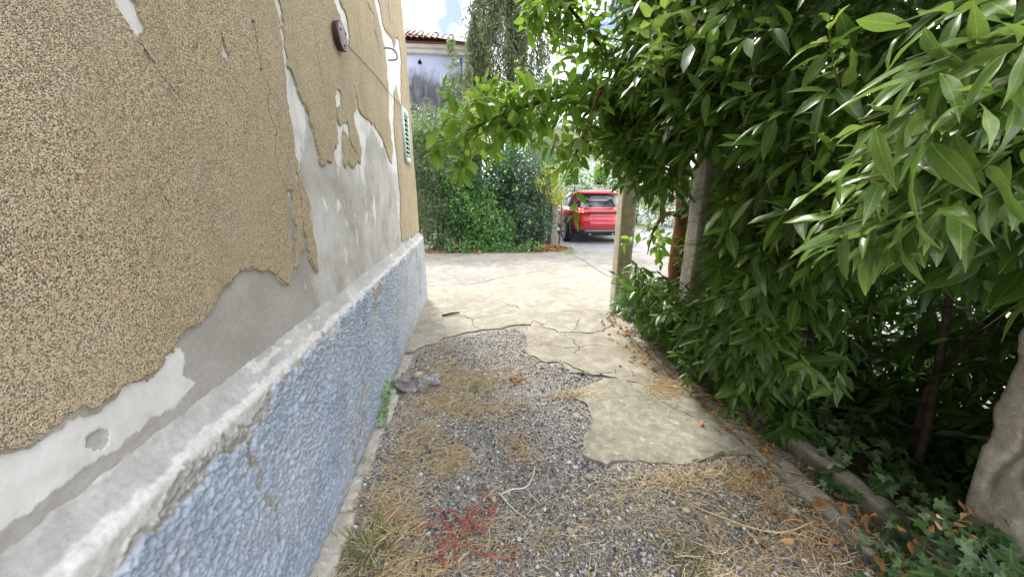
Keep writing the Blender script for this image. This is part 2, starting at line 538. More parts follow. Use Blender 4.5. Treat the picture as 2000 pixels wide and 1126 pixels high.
M['ivy'] = leafmat('ivy_leaf', [(0, (0.026, 0.066, 0.024)), (0.6, (0.054, 0.120, 0.036)), (1, (0.120, 0.204, 0.060))], 0.42, 0.22, (0.144, 0.300, 0.048))
M['sprig'] = leafmat('variegated_leaf', [(0, (0.06, 0.15, 0.06)), (0.6, (0.12, 0.25, 0.10)), (1, (0.35, 0.45, 0.28))], 0.45, 0.25)
M['oleander'] = leafmat('oleander_leaf', [(0, (0.074, 0.115, 0.068)), (0.6, (0.135, 0.203, 0.101)), (1, (0.257, 0.324, 0.149))], 0.45, 0.3, (0.338, 0.472, 0.135), vein=False)
M['privet'] = leafmat('privet_leaf', [(0, (0.047, 0.115, 0.068)), (0.5, (0.081, 0.189, 0.088)), (1, (0.162, 0.324, 0.101))], 0.45, 0.3, (0.203, 0.472, 0.108), vein=False)
M['climber'] = leafmat('climber_leaf', [(0, (0.075, 0.188, 0.069)), (0.5, (0.125, 0.288, 0.094)), (1, (0.250, 0.438, 0.100))], 0.45, 0.32, (0.312, 0.625, 0.125), vein=False)
M['lemonleaf'] = leafmat('lemon_leaf', [(0, (0.042, 0.084, 0.063)), (0.6, (0.070, 0.140, 0.084)), (1, (0.140, 0.224, 0.112))], 0.4, 0.25, (0.168, 0.350, 0.084), vein=False)
M['yellow'] = leafmat('yellow_leaf', [(0, (0.38, 0.42, 0.06)), (0.6, (0.55, 0.55, 0.12)), (1, (0.62, 0.60, 0.22))], 0.5, 0.35, (0.65, 0.65, 0.12), vein=False)
M['conifer'] = leafmat('conifer_spray', [(0, (0.062, 0.100, 0.050)), (0.5, (0.112, 0.156, 0.062)), (0.85, (0.188, 0.225, 0.081)), (1, (0.275, 0.263, 0.125))], 0.6, 0.25, (0.250, 0.312, 0.100), vein=False)
M['weed'] = leafmat('weed_blade', [(0, (0.10, 0.15, 0.04)), (0.6, (0.20, 0.24, 0.07)), (1, (0.35, 0.33, 0.13))], 0.5, 0.3, (0.3, 0.35, 0.1), vein=False)
M['bark'] = plain('bark', (0.095, 0.075, 0.055), 0.9, 0.15, var=0.5, sc=18, bump=0.9)
M['rootbark'] = plain('brown_trunk', (0.17, 0.075, 0.03), 0.85, 0.2, var=0.5, sc=12, bump=0.9)
M['twig'] = plain('green_twig', (0.12, 0.15, 0.05), 0.6, 0.3, var=0.3, sc=10)
M['redstem'] = plain('red_stem', (0.34, 0.10, 0.08), 0.5, 0.4, var=0.35, sc=14)
M['stick'] = plain('bleached_stick', (0.55, 0.52, 0.47), 0.7, 0.2, var=0.2, sc=20, bump=0.4)
M['iron'] = plain('dark_iron', (0.035, 0.032, 0.03), 0.55, 0.4, var=0.3, sc=30)
M['wire'] = plain('thin_wire', (0.10, 0.085, 0.07), 0.7, 0.3)
M['discrim'] = plain('brown_enamel', (0.055, 0.035, 0.038), 0.5, 0.4, var=0.4, sc=25)
M['discface'] = plain('dusty_enamel_face', (0.19, 0.155, 0.17), 0.55, 0.4, var=0.6, sc=22)
M['shutter'] = plain('shutter_paint', (0.52, 0.62, 0.56), 0.55, 0.4, var=0.15, sc=20)
M['shutterdark'] = plain('shutter_slat_paint', (0.22, 0.33, 0.29), 0.6, 0.3, var=0.25, sc=20)
M['dark'] = plain('shade_black', (0.012, 0.012, 0.012), 0.9, 0.0)  # near-black colour painted in for the shade of openings and hollows
M['tile'] = byrnd('terracotta_tile', [(0, (0.20, 0.095, 0.065)), (0.5, (0.29, 0.145, 0.10)), (0.85, (0.36, 0.21, 0.15)), (1, (0.42, 0.31, 0.24))], 0.85, 0.2, 9)
M['white'] = plain('white_plaster', (0.66, 0.65, 0.62), 0.85, 0.2, var=0.12, sc=3)
M['beige'] = plain('beige_wall', (0.40, 0.34, 0.25), 0.85, 0.2, var=0.2, sc=2)

k = Mt('blue_stained_wall')
pos = k.n('ShaderNodeSeparateXYZ'); k.l(k.tc.outputs['Object'], pos.inputs[0])
n1 = k.noise(0.9, 6, 0.65); n2 = k.noise(1.0, 6, 0.7, k.vec((5, 5, 1.1)))
h = k.math('ADD', k.math('MULTIPLY', k.math('SUBTRACT', 6.25, pos.outputs[2]), 0.9), k.math('MULTIPLY', k.math('SUBTRACT', n1, 0.5), 1.6))
h = k.math('ADD', h, k.math('MULTIPLY', k.math('SUBTRACT', n2, 0.5), 1.3))
c = k.mix(k.ramp(h, [(0.05, 0.0), (0.5, 0.95)]), (0.42, 0.46, 0.60), k.ramp(n2, [(0.38, (0.03, 0.03, 0.036)), (0.68, (0.17, 0.17, 0.19))]))
M['bluewall'] = k.fin(c, 0.9, k.bump(n2, 0.3, 0.02), 0.2)

# car paints
k = Mt('red_car_paint'); k.fin((0.34, 0.004, 0.016), 0.25); k.b.inputs['Coat Weight'].default_value = 0.8; k.b.inputs['Coat Roughness'].default_value = 0.04; k.b.inputs['Metallic'].default_value = 0.25
M['red'] = k.m
k = Mt('tinted_glass'); k.fin((0.02, 0.025, 0.03), 0.03, spec=0.9); M['glass'] = k.m
M['plastic'] = plain('black_plastic', (0.035, 0.036, 0.04), 0.5, 0.4, var=0.1)
M['tyre'] = plain('tyre_rubber', (0.018, 0.018, 0.018), 0.8, 0.2, var=0.2)
M['alloy'] = plain('alloy_rim', (0.45, 0.45, 0.47), 0.3, 0.5, 0.8, var=0.1)
M['silver'] = plain('silver_skid', (0.35, 0.36, 0.38), 0.4, 0.5, 0.4, var=0.1)
k = Mt('tail_light_red'); k.fin((0.5, 0.012, 0.01), 0.12, spec=0.8); M['tail'] = k.m
k = Mt('lit_lamp_segment'); k.fin((0.9, 0.25, 0.08), 0.2); k.b.inputs['Emission Color'].default_value = (1.0, 0.25, 0.06, 1); k.b.inputs['Emission Strength'].default_value = 0.5; M['lamp'] = k.m
k = Mt('lemon_skin'); k.fin((0.42, 0.40, 0.08), 0.5); M['lemon'] = k.m
k = Mt('orange_skin'); k.fin((0.75, 0.28, 0.03), 0.45); M['orange'] = k.m
k = Mt('pink_petal'); k.fin((0.65, 0.12, 0.45), 0.5); M['pink'] = k.m
#@@STRUCT
# ------------------------------------------------------------------ ground
def flat(z0):
    return lambda u, v, w: np.stack([u, v, z0 + w], 1)


def structure(o): o['kind'] = 'structure'; return o


g = Acc(); g.add([(-400, -400, -0.062), (400, -400, -0.062), (400, 400, -0.062), (-400, 400, -0.062)], [[0, 1, 2, 3]])
structure(obj('ground', g.mesh('ground', M['earth'])))

# seams shared by neighbouring slabs
def seam(line, seed, minlen=0.05, amp=0.06):
    return jag(line, minlen, amp, closed=False, rs=np.random.default_rng(seed))
def shift(line, dx, dy): return [(a + dx, b + dy) for a, b in line]

joint = seam([(-0.95, 5.252), (-0.752, 5.232), (-0.582, 5.162), (-0.19, 5.099), (0.767, 5.012), (1.602, 4.953), (2.078, 4.947), (2.54, 4.94)], 1, 0.06, 0.02)
hose = seam([(-10, 6.05), (-0.855, 6.063), (-0.214, 6.054), (0.094, 6.164), (0.373, 6.463), (0.726, 6.663), (1.303, 6.99), (1.898, 7.166), (2.53, 7.46)], 2, 0.08, 0.03)
yj = seam([(2.464, 8.98), (2.49, 8.78), (2.549, 8.17), (2.539, 7.46)], 3, 0.06, 0.05)
yj2 = seam([(2.539, 7.46), (2.532, 6.887), (2.547, 6.433), (2.57, 6.196), (2.58, 5.6), (2.56, 4.94)], 4, 0.06, 0.04)
relief = lambda a, s: (lambda x, y: a * fbm(x, y, s, 3))
paving = structure(empty('yard_pavement'))
region('slab', shift(hose, 0, 0.006) + shift(yj[::-1], -0.008, 0) + [(2.4, 22), (-10, 22)], [], flat(-0.05), 0.05, M['yard'], paving, 0.25, relief(0.006, 1.2))
region('slab', shift(joint, 0, 0.007) + shift(yj2[::-1], -0.008, 0) + shift(hose[::-1], 0, -0.006) + [(-10, 5.3)],
       [crackpoly([(-0.7, 5.75), (0.4, 5.62), (1.3, 5.66), (2.4, 5.5)], 0.006, 0.06, 0.05, 8)], flat(-0.05), 0.047, M['slab'], paving, 0.2, relief(0.006, 1.5))
region('slab', [(2.57, 6.2)] + [(2.57, 4.9), (3.2, 4.5), (3.35, 3.6), (3.3, 2.0), (3.35, -6), (20, -6), (20, 8.985)] + shift(yj, 0.012, 0)[:] + shift(yj2, 0.012, 0), [], flat(-0.05), 0.052, M['yard'], paving, 0.4, relief(0.006, 1.2))
region('slab', jag([(2.4, 9.0), (20, 9.0), (20, 40), (2.42, 40)], 0.5, 0.01), [], flat(-0.05), 0.056, M['drive'], paving, 0.6, relief(0.004, 1.2))

lane = structure(empty('lane_pavement'))
c1e = seam([(-0.64, 3.42), (-0.605, 3.5), (-0.491, 3.561), (-0.395, 3.706), (-0.239, 3.792), (-0.057, 3.881), (0.15, 3.927), (0.289, 3.935), (0.441, 4.038), (0.658, 4.039), (0.548, 3.773), (0.537, 3.528), (0.501, 3.228), (0.568, 3.188), (0.606, 3.074), (0.669, 3.031), (0.772, 3.041), (0.809, 2.906), (0.841, 2.82), (1.013, 2.762), (1.155, 2.708), (1.311, 2.605), (1.47, 2.529), (1.705, 2.47)], 6, 0.03, 0.10)
CR = [[(0.66, 4.06), (0.727, 4.2), (0.8, 3.928), (0.951, 3.73), (1.091, 3.737), (1.313, 3.67), (1.69, 3.908)], [(0.53, 3.417), (0.705, 3.434), (0.821, 3.385), (1.067, 3.305), (1.313, 3.333)],
      [(0.991, 3.683), (1.052, 3.474), (1.067, 3.305), (0.963, 3.13)], [(0.79, 3.06), (0.871, 2.928), (0.928, 2.838), (0.991, 2.79)], [(0.407, 4.915), (0.631, 4.658), (0.703, 4.588)],
      [(-0.63, 4.176), (-0.304, 4.402), (-0.172, 4.416), (-0.058, 4.268), (0.046, 3.938)], [(1.044, 2.8), (1.161, 2.76), (1.257, 2.83)], [(-0.058, 4.268), (0.329, 4.448), (0.615, 4.536)],
      [(1.097, 3.759), (1.23, 3.979), (1.36, 4.226)], [(0.615, 4.536), (1.0, 4.45), (1.5, 4.5)]]
W = [0.026, 0.012, 0.012, 0.022, 0.018, 0.014, 0.012, 0.010, 0.010, 0.008]
region('slab', shift(joint[2:], 0, -0.007) + [(2.5, 4.5), (1.95, 4.42), (1.71, 4.25)] + c1e[::-1] + [(-0.73, 3.38)], [crackpoly(c, w, 0.03, 0.14, 20 + i) for i, (c, w) in enumerate(zip(CR, W))],
       flat(-0.05), 0.058, M['slab'], lane, 0.09, lambda x, y: 0.012 * fbm(x, y, 1.3, 4) - 0.01 * sstep(4.3, 5.0, y))
c2 = jag([(0.802, 2.526), (0.95, 2.60), (1.10, 2.675), (1.2, 2.655), (1.311, 2.585), (1.47, 2.51), (1.705, 2.455), (1.705, 1.69), (1.474, 1.71), (1.385, 1.679), (1.142, 1.663), (0.973, 1.715), (0.754, 1.696), (0.69, 1.74), (0.633, 1.799), (0.698, 1.975), (0.791, 2.074), (0.833, 2.285), (0.74, 2.413)], 0.03, 0.09)
region('slab', c2, [crackpoly([(1.4, 2.45), (1.45, 2.2), (1.62, 1.95), (1.69, 1.72)], 0.008, 0.03, 0.1, 41)], flat(-0.05), 0.062, M['patch'], lane, 0.09, lambda x, y: 0.012 * fbm(x, y, 1.6, 4))
for i, (x, y, s) in enumerate([(1.42, 1.06, 0.10), (1.15, 1.22, 0.085), (1.6, 1.38, 0.07), (1.32, 0.93, 0.09)]):
    a = np.linspace(0, 6.28, 9)[:-1]
    region('slab', jag([(x + s * (1 + 0.3 * math.sin(3 * q + i)) * math.cos(q), y + 0.75 * s * math.sin(q)) for q in a], 0.02, 0.1), [], flat(-0.05), 0.044, M['patch'], lane)

# crumbled asphalt bed
ux = np.linspace(-0.9, 1.95, 190); uy = np.linspace(0.4, 4.3, 260)
X, Y = np.meshgrid(ux, uy)
bedz = lambda x, y: -0.007 + 0.012 * fbm(x, y, 2.0, 3) + 0.004 * fbm(x, y, 22, 2)
Z = bedz(X, Y)
I = np.arange(X.size).reshape(X.shape)
Q = np.stack([I[:-1, :-1], I[:-1, 1:], I[1:, 1:], I[1:, :-1]], -1).reshape(-1, 4)
structure(obj('asphalt_bed', mesh('asphalt_bed', np.stack([X, Y, Z], -1).reshape(-1, 3), [Q], M['bed'], True)))


def roughbox(name, x0, x1, y0, y1, z0, z1, step, amp, mat, parent=None, seed=0, fun=None, chip=0.0):
    """box with shared vertices, displaced by noise, corners knocked off"""
    ax = [np.linspace(a, b, max(2, int(round((b - a) / step)) + 1)) for a, b in ((x0, x1), (y0, y1), (z0, z1))]
    VV = []; QQ = []; n = 0
    for d in range(3):
        o = [q for q in range(3) if q != d]
        for side in (0, 1):
            A, B = np.meshgrid(ax[o[0]], ax[o[1]], indexing='ij')
            P = np.zeros(A.shape + (3,)); P[..., o[0]] = A; P[..., o[1]] = B; P[..., d] = ax[d][-1 if side else 0]
            J = np.arange(A.size).reshape(A.shape) + n; n += A.size
            q = np.stack([J[:-1, :-1], J[1:, :-1], J[1:, 1:], J[:-1, 1:]], -1).reshape(-1, 4)
            flip = (side == 0) ^ (d == 1)
            VV.append(P.reshape(-1, 3)); QQ.append(q[:, ::-1] if flip else q)
    V = np.concatenate(VV); Q = np.concatenate(QQ)
    key = np.round(V / 1e-5).astype(np.int64)
    u, ix, inv = np.unique(key, axis=0, return_index=True, return_inverse=True)
    V = V[ix]; Q = inv.ravel()[Q]
    c = np.array([(x0 + x1) / 2, (y0 + y1) / 2, (z0 + z1) / 2]); hs = np.array([(x1 - x0) / 2, (y1 - y0) / 2, (z1 - z0) / 2])
    r = V - c
    edge = np.sort(hs[None] - np.abs(r), 1)
    cut = sstep(0.025, 0.0, edge[:, 1])                      # near an edge or corner
    nz = fbm(V[:, 0] + V[:, 2] * 0.7 + seed, V[:, 1] - V[:, 2] * 0.9 + seed * 2.7, 1 / (step * 5), 4)
    dirn = r / hs; dirn = np.sign(dirn) * np.abs(dirn) ** 6
    dirn /= np.linalg.norm(dirn, axis=1)[:, None] + 1e-9
    V = V + dirn * (nz * amp - cut * (chip * (0.5 + np.abs(nz) * 1.5)))[:, None]
    if fun is not None: V = fun(V)
    return obj(name, mesh(name, V, [Q], mat, True), parent)


# concrete edging along the plinth
edg = structure(empty('plinth_edging'))
yy = [0.75, 1.12, 1.52, 1.78, 2.22, 2.62, 2.95, 3.36]
for i in range(7):
    xr = -0.655 + 0.02 * math.sin(i * 2.1)
    o = roughbox('edging_stone', -0.76, xr, yy[i] + 0.006, yy[i + 1] - 0.006, -0.05, 0.012 + 0.012 * math.sin(i * 1.7), 0.018, 0.010, M['edging'], edg, i, chip=0.012)
# kerb along the planting bed
kb = structure(empty('planting_kerb'))
yy = [0.45, 1.02, 1.60, 2.36, 3.15, 4.2]
for i in range(5):
    roughbox('kerb_stone', 1.715, 1.845, yy[i] + 0.005, yy[i + 1] - 0.005, -0.055, 0.03 + 0.008 * math.sin(i * 2.3), 0.025, 0.006, M['kerb'], kb, 10 + i, chip=0.008)
kb2 = structure(empty('raised_kerb'))
yy = [0.9, 1.45, 2.1, 2.9]
for i in range(3):
    roughbox('kerb_stone', 1.965, 2.065, yy[i] + 0.005, yy[i + 1] - 0.005, -0.055, 0.085 + 0.01 * math.sin(i * 2.9), 0.025, 0.006, M['kerb'], kb2, 20 + i, chip=0.008)

# ------------------------------------------------------------------ near house
XW, XP, YC = -0.80, -0.74, 5.25
house = empty('pebble_dash_house', (XW, YC, 0), 'tan pebble-dashed house wall with peeling stucco above a blue plinth', 'house')
HM = Matrix.Translation((-XW, -YC, 0))


def hpart(o, parent=None):
    """re-parent an object made in world space under the house (or one of its parts)"""
    o.parent = parent or house
    if parent is None: o.location = Vector(o.location) - Vector((XW, YC, 0))
    return o


S1 = [(1.809,2.351),(1.824,2.312),(1.822,2.24),(1.821,2.183),(1.814,2.099),(1.799,2.011),(1.794,1.923),(1.791,1.816),(1.786,1.742),(1.812,1.669),(1.845,1.57),(1.845,1.467),(1.859,1.359),(1.855,1.275),(1.839,1.198),(1.8,1.258),(1.783,1.362),(1.771,1.453),(1.783,1.705),(1.772,1.686),(1.759,1.464),(1.743,1.353),(1.673,1.281),(1.628,1.273),(1.66,1.352),(1.676,1.403),(1.691,1.517),(1.719,1.598),(1.685,1.602),(1.649,1.591),(1.627,1.502),(1.625,1.4),(1.643,1.382),(1.604,1.281),(1.556,1.219),(1.503,1.245),(1.458,1.281),(1.425,1.313),(1.384,1.31),(1.319,1.338),(1.251,1.335),(1.153,1.304),(1.098,1.257),(0.999,1.238),(0.96,1.215),(0.939,1.192),(0.931,1.199),(0.891,1.175),(0.797,1.179),(0.748,1.172),(0.671,1.183),(0.628,1.182),(0.614,1.167),(0.586,1.184),(0.3,1.19),(-3,1.2),(-3,4.9),(1.79,4.9),(1.80,3.2)]
HA = [(1.00,2.2),(1.03,2.012),(1.033,1.996),(1.048,1.979),(1.068,1.956),(1.082,1.914),(1.099,1.901),(1.106,1.912),(1.082,1.935),(1.085,1.964),(1.096,1.97),(1.104,1.985),(1.093,2.008),(1.088,2.037),(1.09,2.25),(1.04,2.4)]
HB = [(1.407,2.105),(1.41,2.082),(1.42,2.061),(1.422,2.04),(1.432,2.037),(1.409,2.017),(1.398,1.991),(1.388,1.991),(1.391,2.014),(1.387,2.019),(1.405,2.047),(1.4,2.069)]
HC = [(1.62,2.208),(1.635,2.199),(1.631,2.17),(1.63,2.134),(1.617,2.1),(1.621,2.039),(1.603,2.031),(1.609,2.098),(1.615,2.15),(1.608,2.179)]
S2 = [(1.858,2.373),(1.881,2.335),(1.867,2.257),(1.849,2.201),(1.847,2.125),(1.908,2.073),(1.981,1.997),(2.002,1.973),(2.033,1.886),(2.054,1.815),(2.064,1.732),(2.09,1.723),(2.175,1.756),(2.247,1.782),(2.294,1.85),(2.366,1.866),(2.376,1.928),(2.372,1.986),(2.402,2.084),(2.4,2.133),(2.469,2.186),(2.531,2.18),(2.512,2.076),(2.472,2.09),(2.421,2.054),(2.405,2.009),(2.427,1.978),(2.494,2.002),(2.584,2.042),(2.601,1.96),(2.626,1.887),(2.704,1.836),(2.657,1.842),(2.594,1.883),(2.567,1.918),(2.53,1.95),(2.483,1.952),(2.449,1.903),(2.452,1.813),(2.418,1.756),(2.59,1.748),(2.782,1.812),(2.829,1.889),(2.787,1.966),(2.729,2.037),(2.728,2.094),(2.803,2.148),(2.802,2.206),(2.798,2.31),(2.839,2.243),(2.857,2.154),(3.012,2.121),(3.402,2.074),(3.543,2.017),(3.822,1.85),(3.893,1.972),(3.874,2.226),(3.925,2.511),(3.962,2.761),(3.928,2.905),(3.85,3.002),(3.766,3.065),(3.678,3.166),(3.6,3.8),(3.62,4.9),(1.84,4.9),(1.85,3.2)]
S3 = [(3.832,3.233),(3.897,3.189),(4.026,3.074),(4.194,3.089),(4.381,3.115),(4.406,2.995),(4.557,3.206),(4.775,3.246),(4.806,3.045),(4.65,2.746),(4.601,2.526),(4.473,2.578),(4.366,2.675),(4.235,2.584),(4.062,2.257),(4.064,2.139),(4.092,2.022),(4.111,1.765),(4.11,1.601),(4.019,1.303),(3.99,1.059),(4.4,1.03),(5.252,1.03),(5.252,3.35),(5.12,3.6),(5.05,4.3),(5.15,4.9),(3.75,4.9),(3.78,3.8)]
HK = [(4.14,3.8),(4.146,3.369),(4.205,3.279),(4.303,3.238),(4.302,3.438),(4.32,4.0)]
HJ = [(2.55,2.95),(2.588,2.691),(2.626,2.66),(2.678,2.624),(2.683,2.525),(2.761,2.504),(2.812,2.535),(2.831,2.613),(2.817,2.696),(2.751,2.712),(2.708,2.743),(2.71,3.0)]
HL = [(3.405,3.047),(3.512,3.04),(3.631,3.045),(3.556,2.915),(3.665,2.874),(3.669,2.751),(3.612,2.739),(3.559,2.859),(3.541,2.997),(3.433,3.006)]
sh0, sh1, shz0, shz1 = 4.50, 4.86, 1.91, 2.52
WIN = [(sh0, shz0), (sh1, shz0), (sh1, shz1), (sh0, shz1)]
jg = lambda p, s: jag(p, 0.008, 0.13, rs=np.random.default_rng(s))
cr1 = crackpoly([(1.606, 2.031), (1.66, 1.985), (1.637, 1.862), (1.614, 1.745), (1.628, 1.661), (1.66, 1.60)], 0.006, 0.02, 0.1, 3)
cr2 = crackpoly([(1.1, 1.90), (1.136, 1.873), (1.169, 1.838), (1.181, 1.802)], 0.0035, 0.01, 0.1, 4)
cr3 = crackpoly([(1.30, 2.09), (1.36, 2.03), (1.42, 1.97), (1.50, 1.95)], 0.002, 0.02, 0.1, 5)
cr4 = crackpoly([(1.01, 1.62), (1.03, 1.58), (1.035, 1.54)], 0.004, 0.01, 0.1, 6)
cr5 = crackpoly([(2.2, 2.3), (2.25, 2.15), (2.22, 2.0)], 0.005, 0.03, 0.12, 7)
cr6 = crackpoly([(3.02, 3.0), (3.1, 2.7), (3.05, 2.4)], 0.006, 0.03, 0.12, 9)
wl = lambda base: (lambda u, v, w: np.stack([base + w, u, v], 1))
lift = lambda a: (lambda u, v: 0.0025 * fbm(u, v, 4.0, 2))
for poly, holes, sd_ in ((S1, [jg(HA, 1), jg(HB, 2), jg(HC, 3), cr1, cr2, cr3, cr4], 11), (S2, [jg(HJ, 4), jg(HL, 5), cr5, cr6], 12), (S3, [jg(HK, 6), WIN], 13)):
    hpart(region('stucco', jg(poly, sd_), holes, wl(XW), 0.009, M['pebble'], None, 0.06, lift(1)))

def offset(poly, d0, d1, seed):
    """push an outline outwards by an uneven amount"""
    q = np.array(poly); rs = np.random.default_rng(seed)
    ar = 0.5 * np.sum(q[:, 0] * np.roll(q[:, 1], -1) - np.roll(q[:, 0], -1) * q[:, 1])
    t = np.roll(q, -2, 0) - np.roll(q, 2, 0); t /= np.linalg.norm(t, axis=1)[:, None] + 1e-9
    nn_ = np.stack([t[:, 1], -t[:, 0]], 1) * (1 if ar > 0 else -1)
    w = np.clip(0.5 + 1.3 * fbm(q[:, 0] * 9 + seed, q[:, 1] * 9, 1.0, 4, 0.6), 0, 1)
    return [tuple(v_) for v_ in q + nn_ * (d0 + (d1 - d0) * w)[:, None]]
# the undercoat left standing along the broken rim
for poly, sd_ in ((S1, 11), (S2, 12), (S3, 13)):
    hs_ = [WIN] if poly is S3 else [offset(jg(h, i + 1), -0.001, -0.008, 40 + i) for i, h in enumerate((HA, HB, HC))] if poly is S1 else [offset(jg(HJ, 4), -0.001, -0.012, 44)]
    hpart(region('undercoat', offset(jg(poly, sd_), 0.0005, 0.016, 30 + sd_), hs_, wl(XW), 0.0045, M['scratch']))

# bare wall behind the stucco
gy = np.concatenate([np.linspace(-3, 0.4, 20)[:-1], np.arange(0.4, 2.0, 0.0055), np.linspace(2.0, YC, 220)]); gz = np.concatenate([np.arange(0.92, 1.45, 0.0055), np.linspace(1.45, 4.9, 170)])
GY, GZ = np.meshgrid(gy, gz)
py, pz = GY.ravel(), GZ.ravel()
WHITE = [(0.3, 1.213), (0.595, 1.213), (0.94, 1.211), (0.965, 1.164), (0.943, 1.112), (1.001, 1.069), (0.953, 1.059), (0.793, 1.047), (0.71, 1.051), (0.579, 1.051), (0.3, 1.05)]
PATCH = [(0.706, 1.113), (0.729, 1.112), (0.74, 1.096), (0.73, 1.073), (0.713, 1.079), (0.7, 1.097)]
GREYG = [(2.958, 1.979), (3.286, 2.034), (3.581, 1.969), (3.613, 1.745), (2.898, 1.716), (2.911, 1.855)]
fw = sstep(1.45, 2.05, pz + 0.45 * fbm(py, pz * 0.25, 2.6, 4)) * 0.85
sdw = np.where(inpoly(py, pz, WHITE), 1, -1) * polydist(py, pz, WHITE)
fw = np.maximum(fw, np.clip(0.5 + sdw * 12, 0, 0.9))
sdp = np.where(inpoly(py, pz, PATCH), 1, -1) * polydist(py, pz, PATCH)
fw = np.where(sdp > -0.004, 0.0, fw)
sdg = np.where(inpoly(py, pz, GREYG), 1, -1) * polydist(py, pz, GREYG)
fw = fw - np.clip(0.5 + sdg * 6, 0, 1) * 0.55
fw = np.maximum(fw, (0.33 + 0.35 * np.clip(fbm(py * 1.6 + 3, pz * 0.5, 5, 3), 0, 1)) * sstep(1.75, 1.55, pz) * sstep(1.45, 1.6, py) * sstep(1.10, 1.16, pz))
fl = sstep(1.6, 2.0, py) * 0.75 + 0.15
wx = XW + 0.0025 * fbm(py, pz, 7, 4) + 0.0015 * sstep(0.45, 0.6, fw + 0.4 * fbm(py, pz, 9, 3)) - 0.004 * sstep(0.004, -0.004, -sdp)
wx = wx - 0.02 * sstep(1.0, 0.95, pz)
I = np.arange(GY.size).reshape(GY.shape)
Q = np.stack([I[:-1, :-1], I[:-1, 1:], I[1:, 1:], I[1:, :-1]], -1).reshape(-1, 4)
colr = np.stack([np.clip(fw, 0, 1), np.clip(fl, 0, 1), 0 * fw], 1)
hpart(obj('wall', mesh('wall', np.stack([wx, py, pz], 1), [Q], M['render'], True, col=colr)))
a = Acc(); a.box(-7.0, XW - 0.03, -3, YC - 0.002, 0, 4.9)
hpart(obj('rear_walls', a.mesh('rear_walls', M['beige'])))
a = Acc()
a.add([(-7.4, -3.4, 4.91), (-0.6, -3.4, 4.91), (-0.6, 5.45, 4.91), (-7.4, 5.45, 4.91), (-3.9, -3.4, 6.2), (-3.9, 5.45, 6.2), (-7.4, -3.4, 5.0), (-0.6, -3.4, 5.0), (-0.6, 5.45, 5.0), (-7.4, 5.45, 5.0)],
      [[0, 3, 2, 1], [0, 1, 7, 6], [1, 2, 8, 7], [2, 3, 9, 8], [3, 0, 6, 9], [7, 8, 5, 4], [9, 6, 4, 5]], [[6, 7, 4], [8, 9, 5]])
hpart(obj('roof', a.mesh('roof', M['tile'])))

# plinth: dense displaced skin
ys = [0.30]
while ys[-1] < YC: ys.append(ys[-1] + max(0.0038, 0.0019 * math.hypot(ys[-1], 1.2)))
ys = np.array([-3.0, -1.0, 0.0] + ys); ys[-1] = YC
tz = np.linspace(-0.06, 0.925, 215)
prof = [(XP, z, 1.0, 0.0) for z in tz]
for q in np.linspace(0, 1, 8)[1:]:
    an = q * R(58); prof.append((XP - 0.022 * (1 - math.cos(an)), 0.925 + 0.022 * math.sin(an), math.cos(an), math.sin(an)))
x1, z1 = prof[-1][0], prof[-1][1]
for q in np.linspace(0, 1, 22)[1:]:
    x = x1 + (XW - 0.006 - x1) * q; z = z1 + (1.030 - z1) * q ** 1.15
    prof.append((x, z, 0.85, 0.53))
prof = np.array(prof)
PY, PT = np.meshgrid(ys, np.arange(len(prof)))
px_, pz_, nx_, nz_ = (prof[:, i][PT] for i in range(4))
arc = np.concatenate([[0], np.cumsum(np.hypot(np.diff(prof[:, 0]), np.diff(prof[:, 1])))])[PT] - 0.06
yv, av = PY.ravel(), arc.ravel()
face = sstep(0.955, 0.925, av)                                    # the spatter-coated face
ragged = 0.922 + 0.055 * fbm(yv, av, 3.0, 3) + 0.06 * fbm(yv, av, 14, 4) - 0.025 * sstep(1.4, 0.9, yv)
band = sstep(ragged - 0.006, ragged + 0.006, av)                     # lime band along the arris
scar = fbm(yv, av * 0.6, 1.7, 4) + 0.34 * sstep(0.80, 0.90, av) * sstep(2.3, 1.2, yv) + 0.2 * sstep(0.82, 0.9, av)
scar = np.maximum(scar, 0.55 - 11 * polydist(yv, av, [(1.02, 0.80), (1.05, 0.72), (1.04, 0.62), (1.10, 0.5), (1.08, 0.36)], False))
flake = sstep(0.38, 0.46, scar + 0.32 * fbm(yv, av, 17, 4)) * (1 - band)
lowdirt = sstep(0.10, 0.0, av + 0.05 * fbm(yv, av, 6, 3))
old = sstep(2.9, 3.3, yv + 0.25 * fbm(yv, av, 2, 3))                # older, greyer coat towards the far corner
rid = 1 - np.abs(perlin(yv * 34 + 2.2 * perlin(yv * 11, av * 11), av * 46 + yv * 8)) * 2.6
rid2 = 1 - np.abs(perlin(yv * 75 + 9, av * 88 + 2 * perlin(yv * 20, av * 20))) * 2.4
pk = np.clip(perlin(yv * 55 + 31, av * 62 + 7) * 2.6, 0, 1)
wpx, wpy = yv + 0.012 * fbm(yv, av, 21, 3), av + 0.012 * fbm(yv + 5, av + 3, 21, 3)
pk2 = fbm(wpx, wpy, 30, 5, 0.62)
pk3 = (1 - np.clip(np.abs(fbm(wpx + 7, wpy * 1.2, 24, 3)) * 2.4, 0, 1)) ** 2.5
spat = np.clip(rid, 0, 1) ** 1.8 * 0.004 + np.clip(rid2, 0, 1) ** 1.5 * 0.003 + pk * 0.003 + pk2 * 0.0065 + pk3 * 0.008 + 0.003
disp = face * (1 - band) * (spat * (1 - 0.2 * flake) * (1 - 0.25 * old) - 0.004 * flake)
disp += 0.009 * fbm(yv, av, 1.3, 3) * face + band * (0.002 + 0.004 * fbm(yv, av, 22, 4)) + (1 - face) * (1 - band) * 0.006 * fbm(yv, av, 14, 5)
led = sstep(0.957, 0.965, av + 0.016 * fbm(yv, av, 8, 3) + 0.012 * fbm(yv, av, 30, 2))       # grey top of the ledge
disp -= led * 0.003
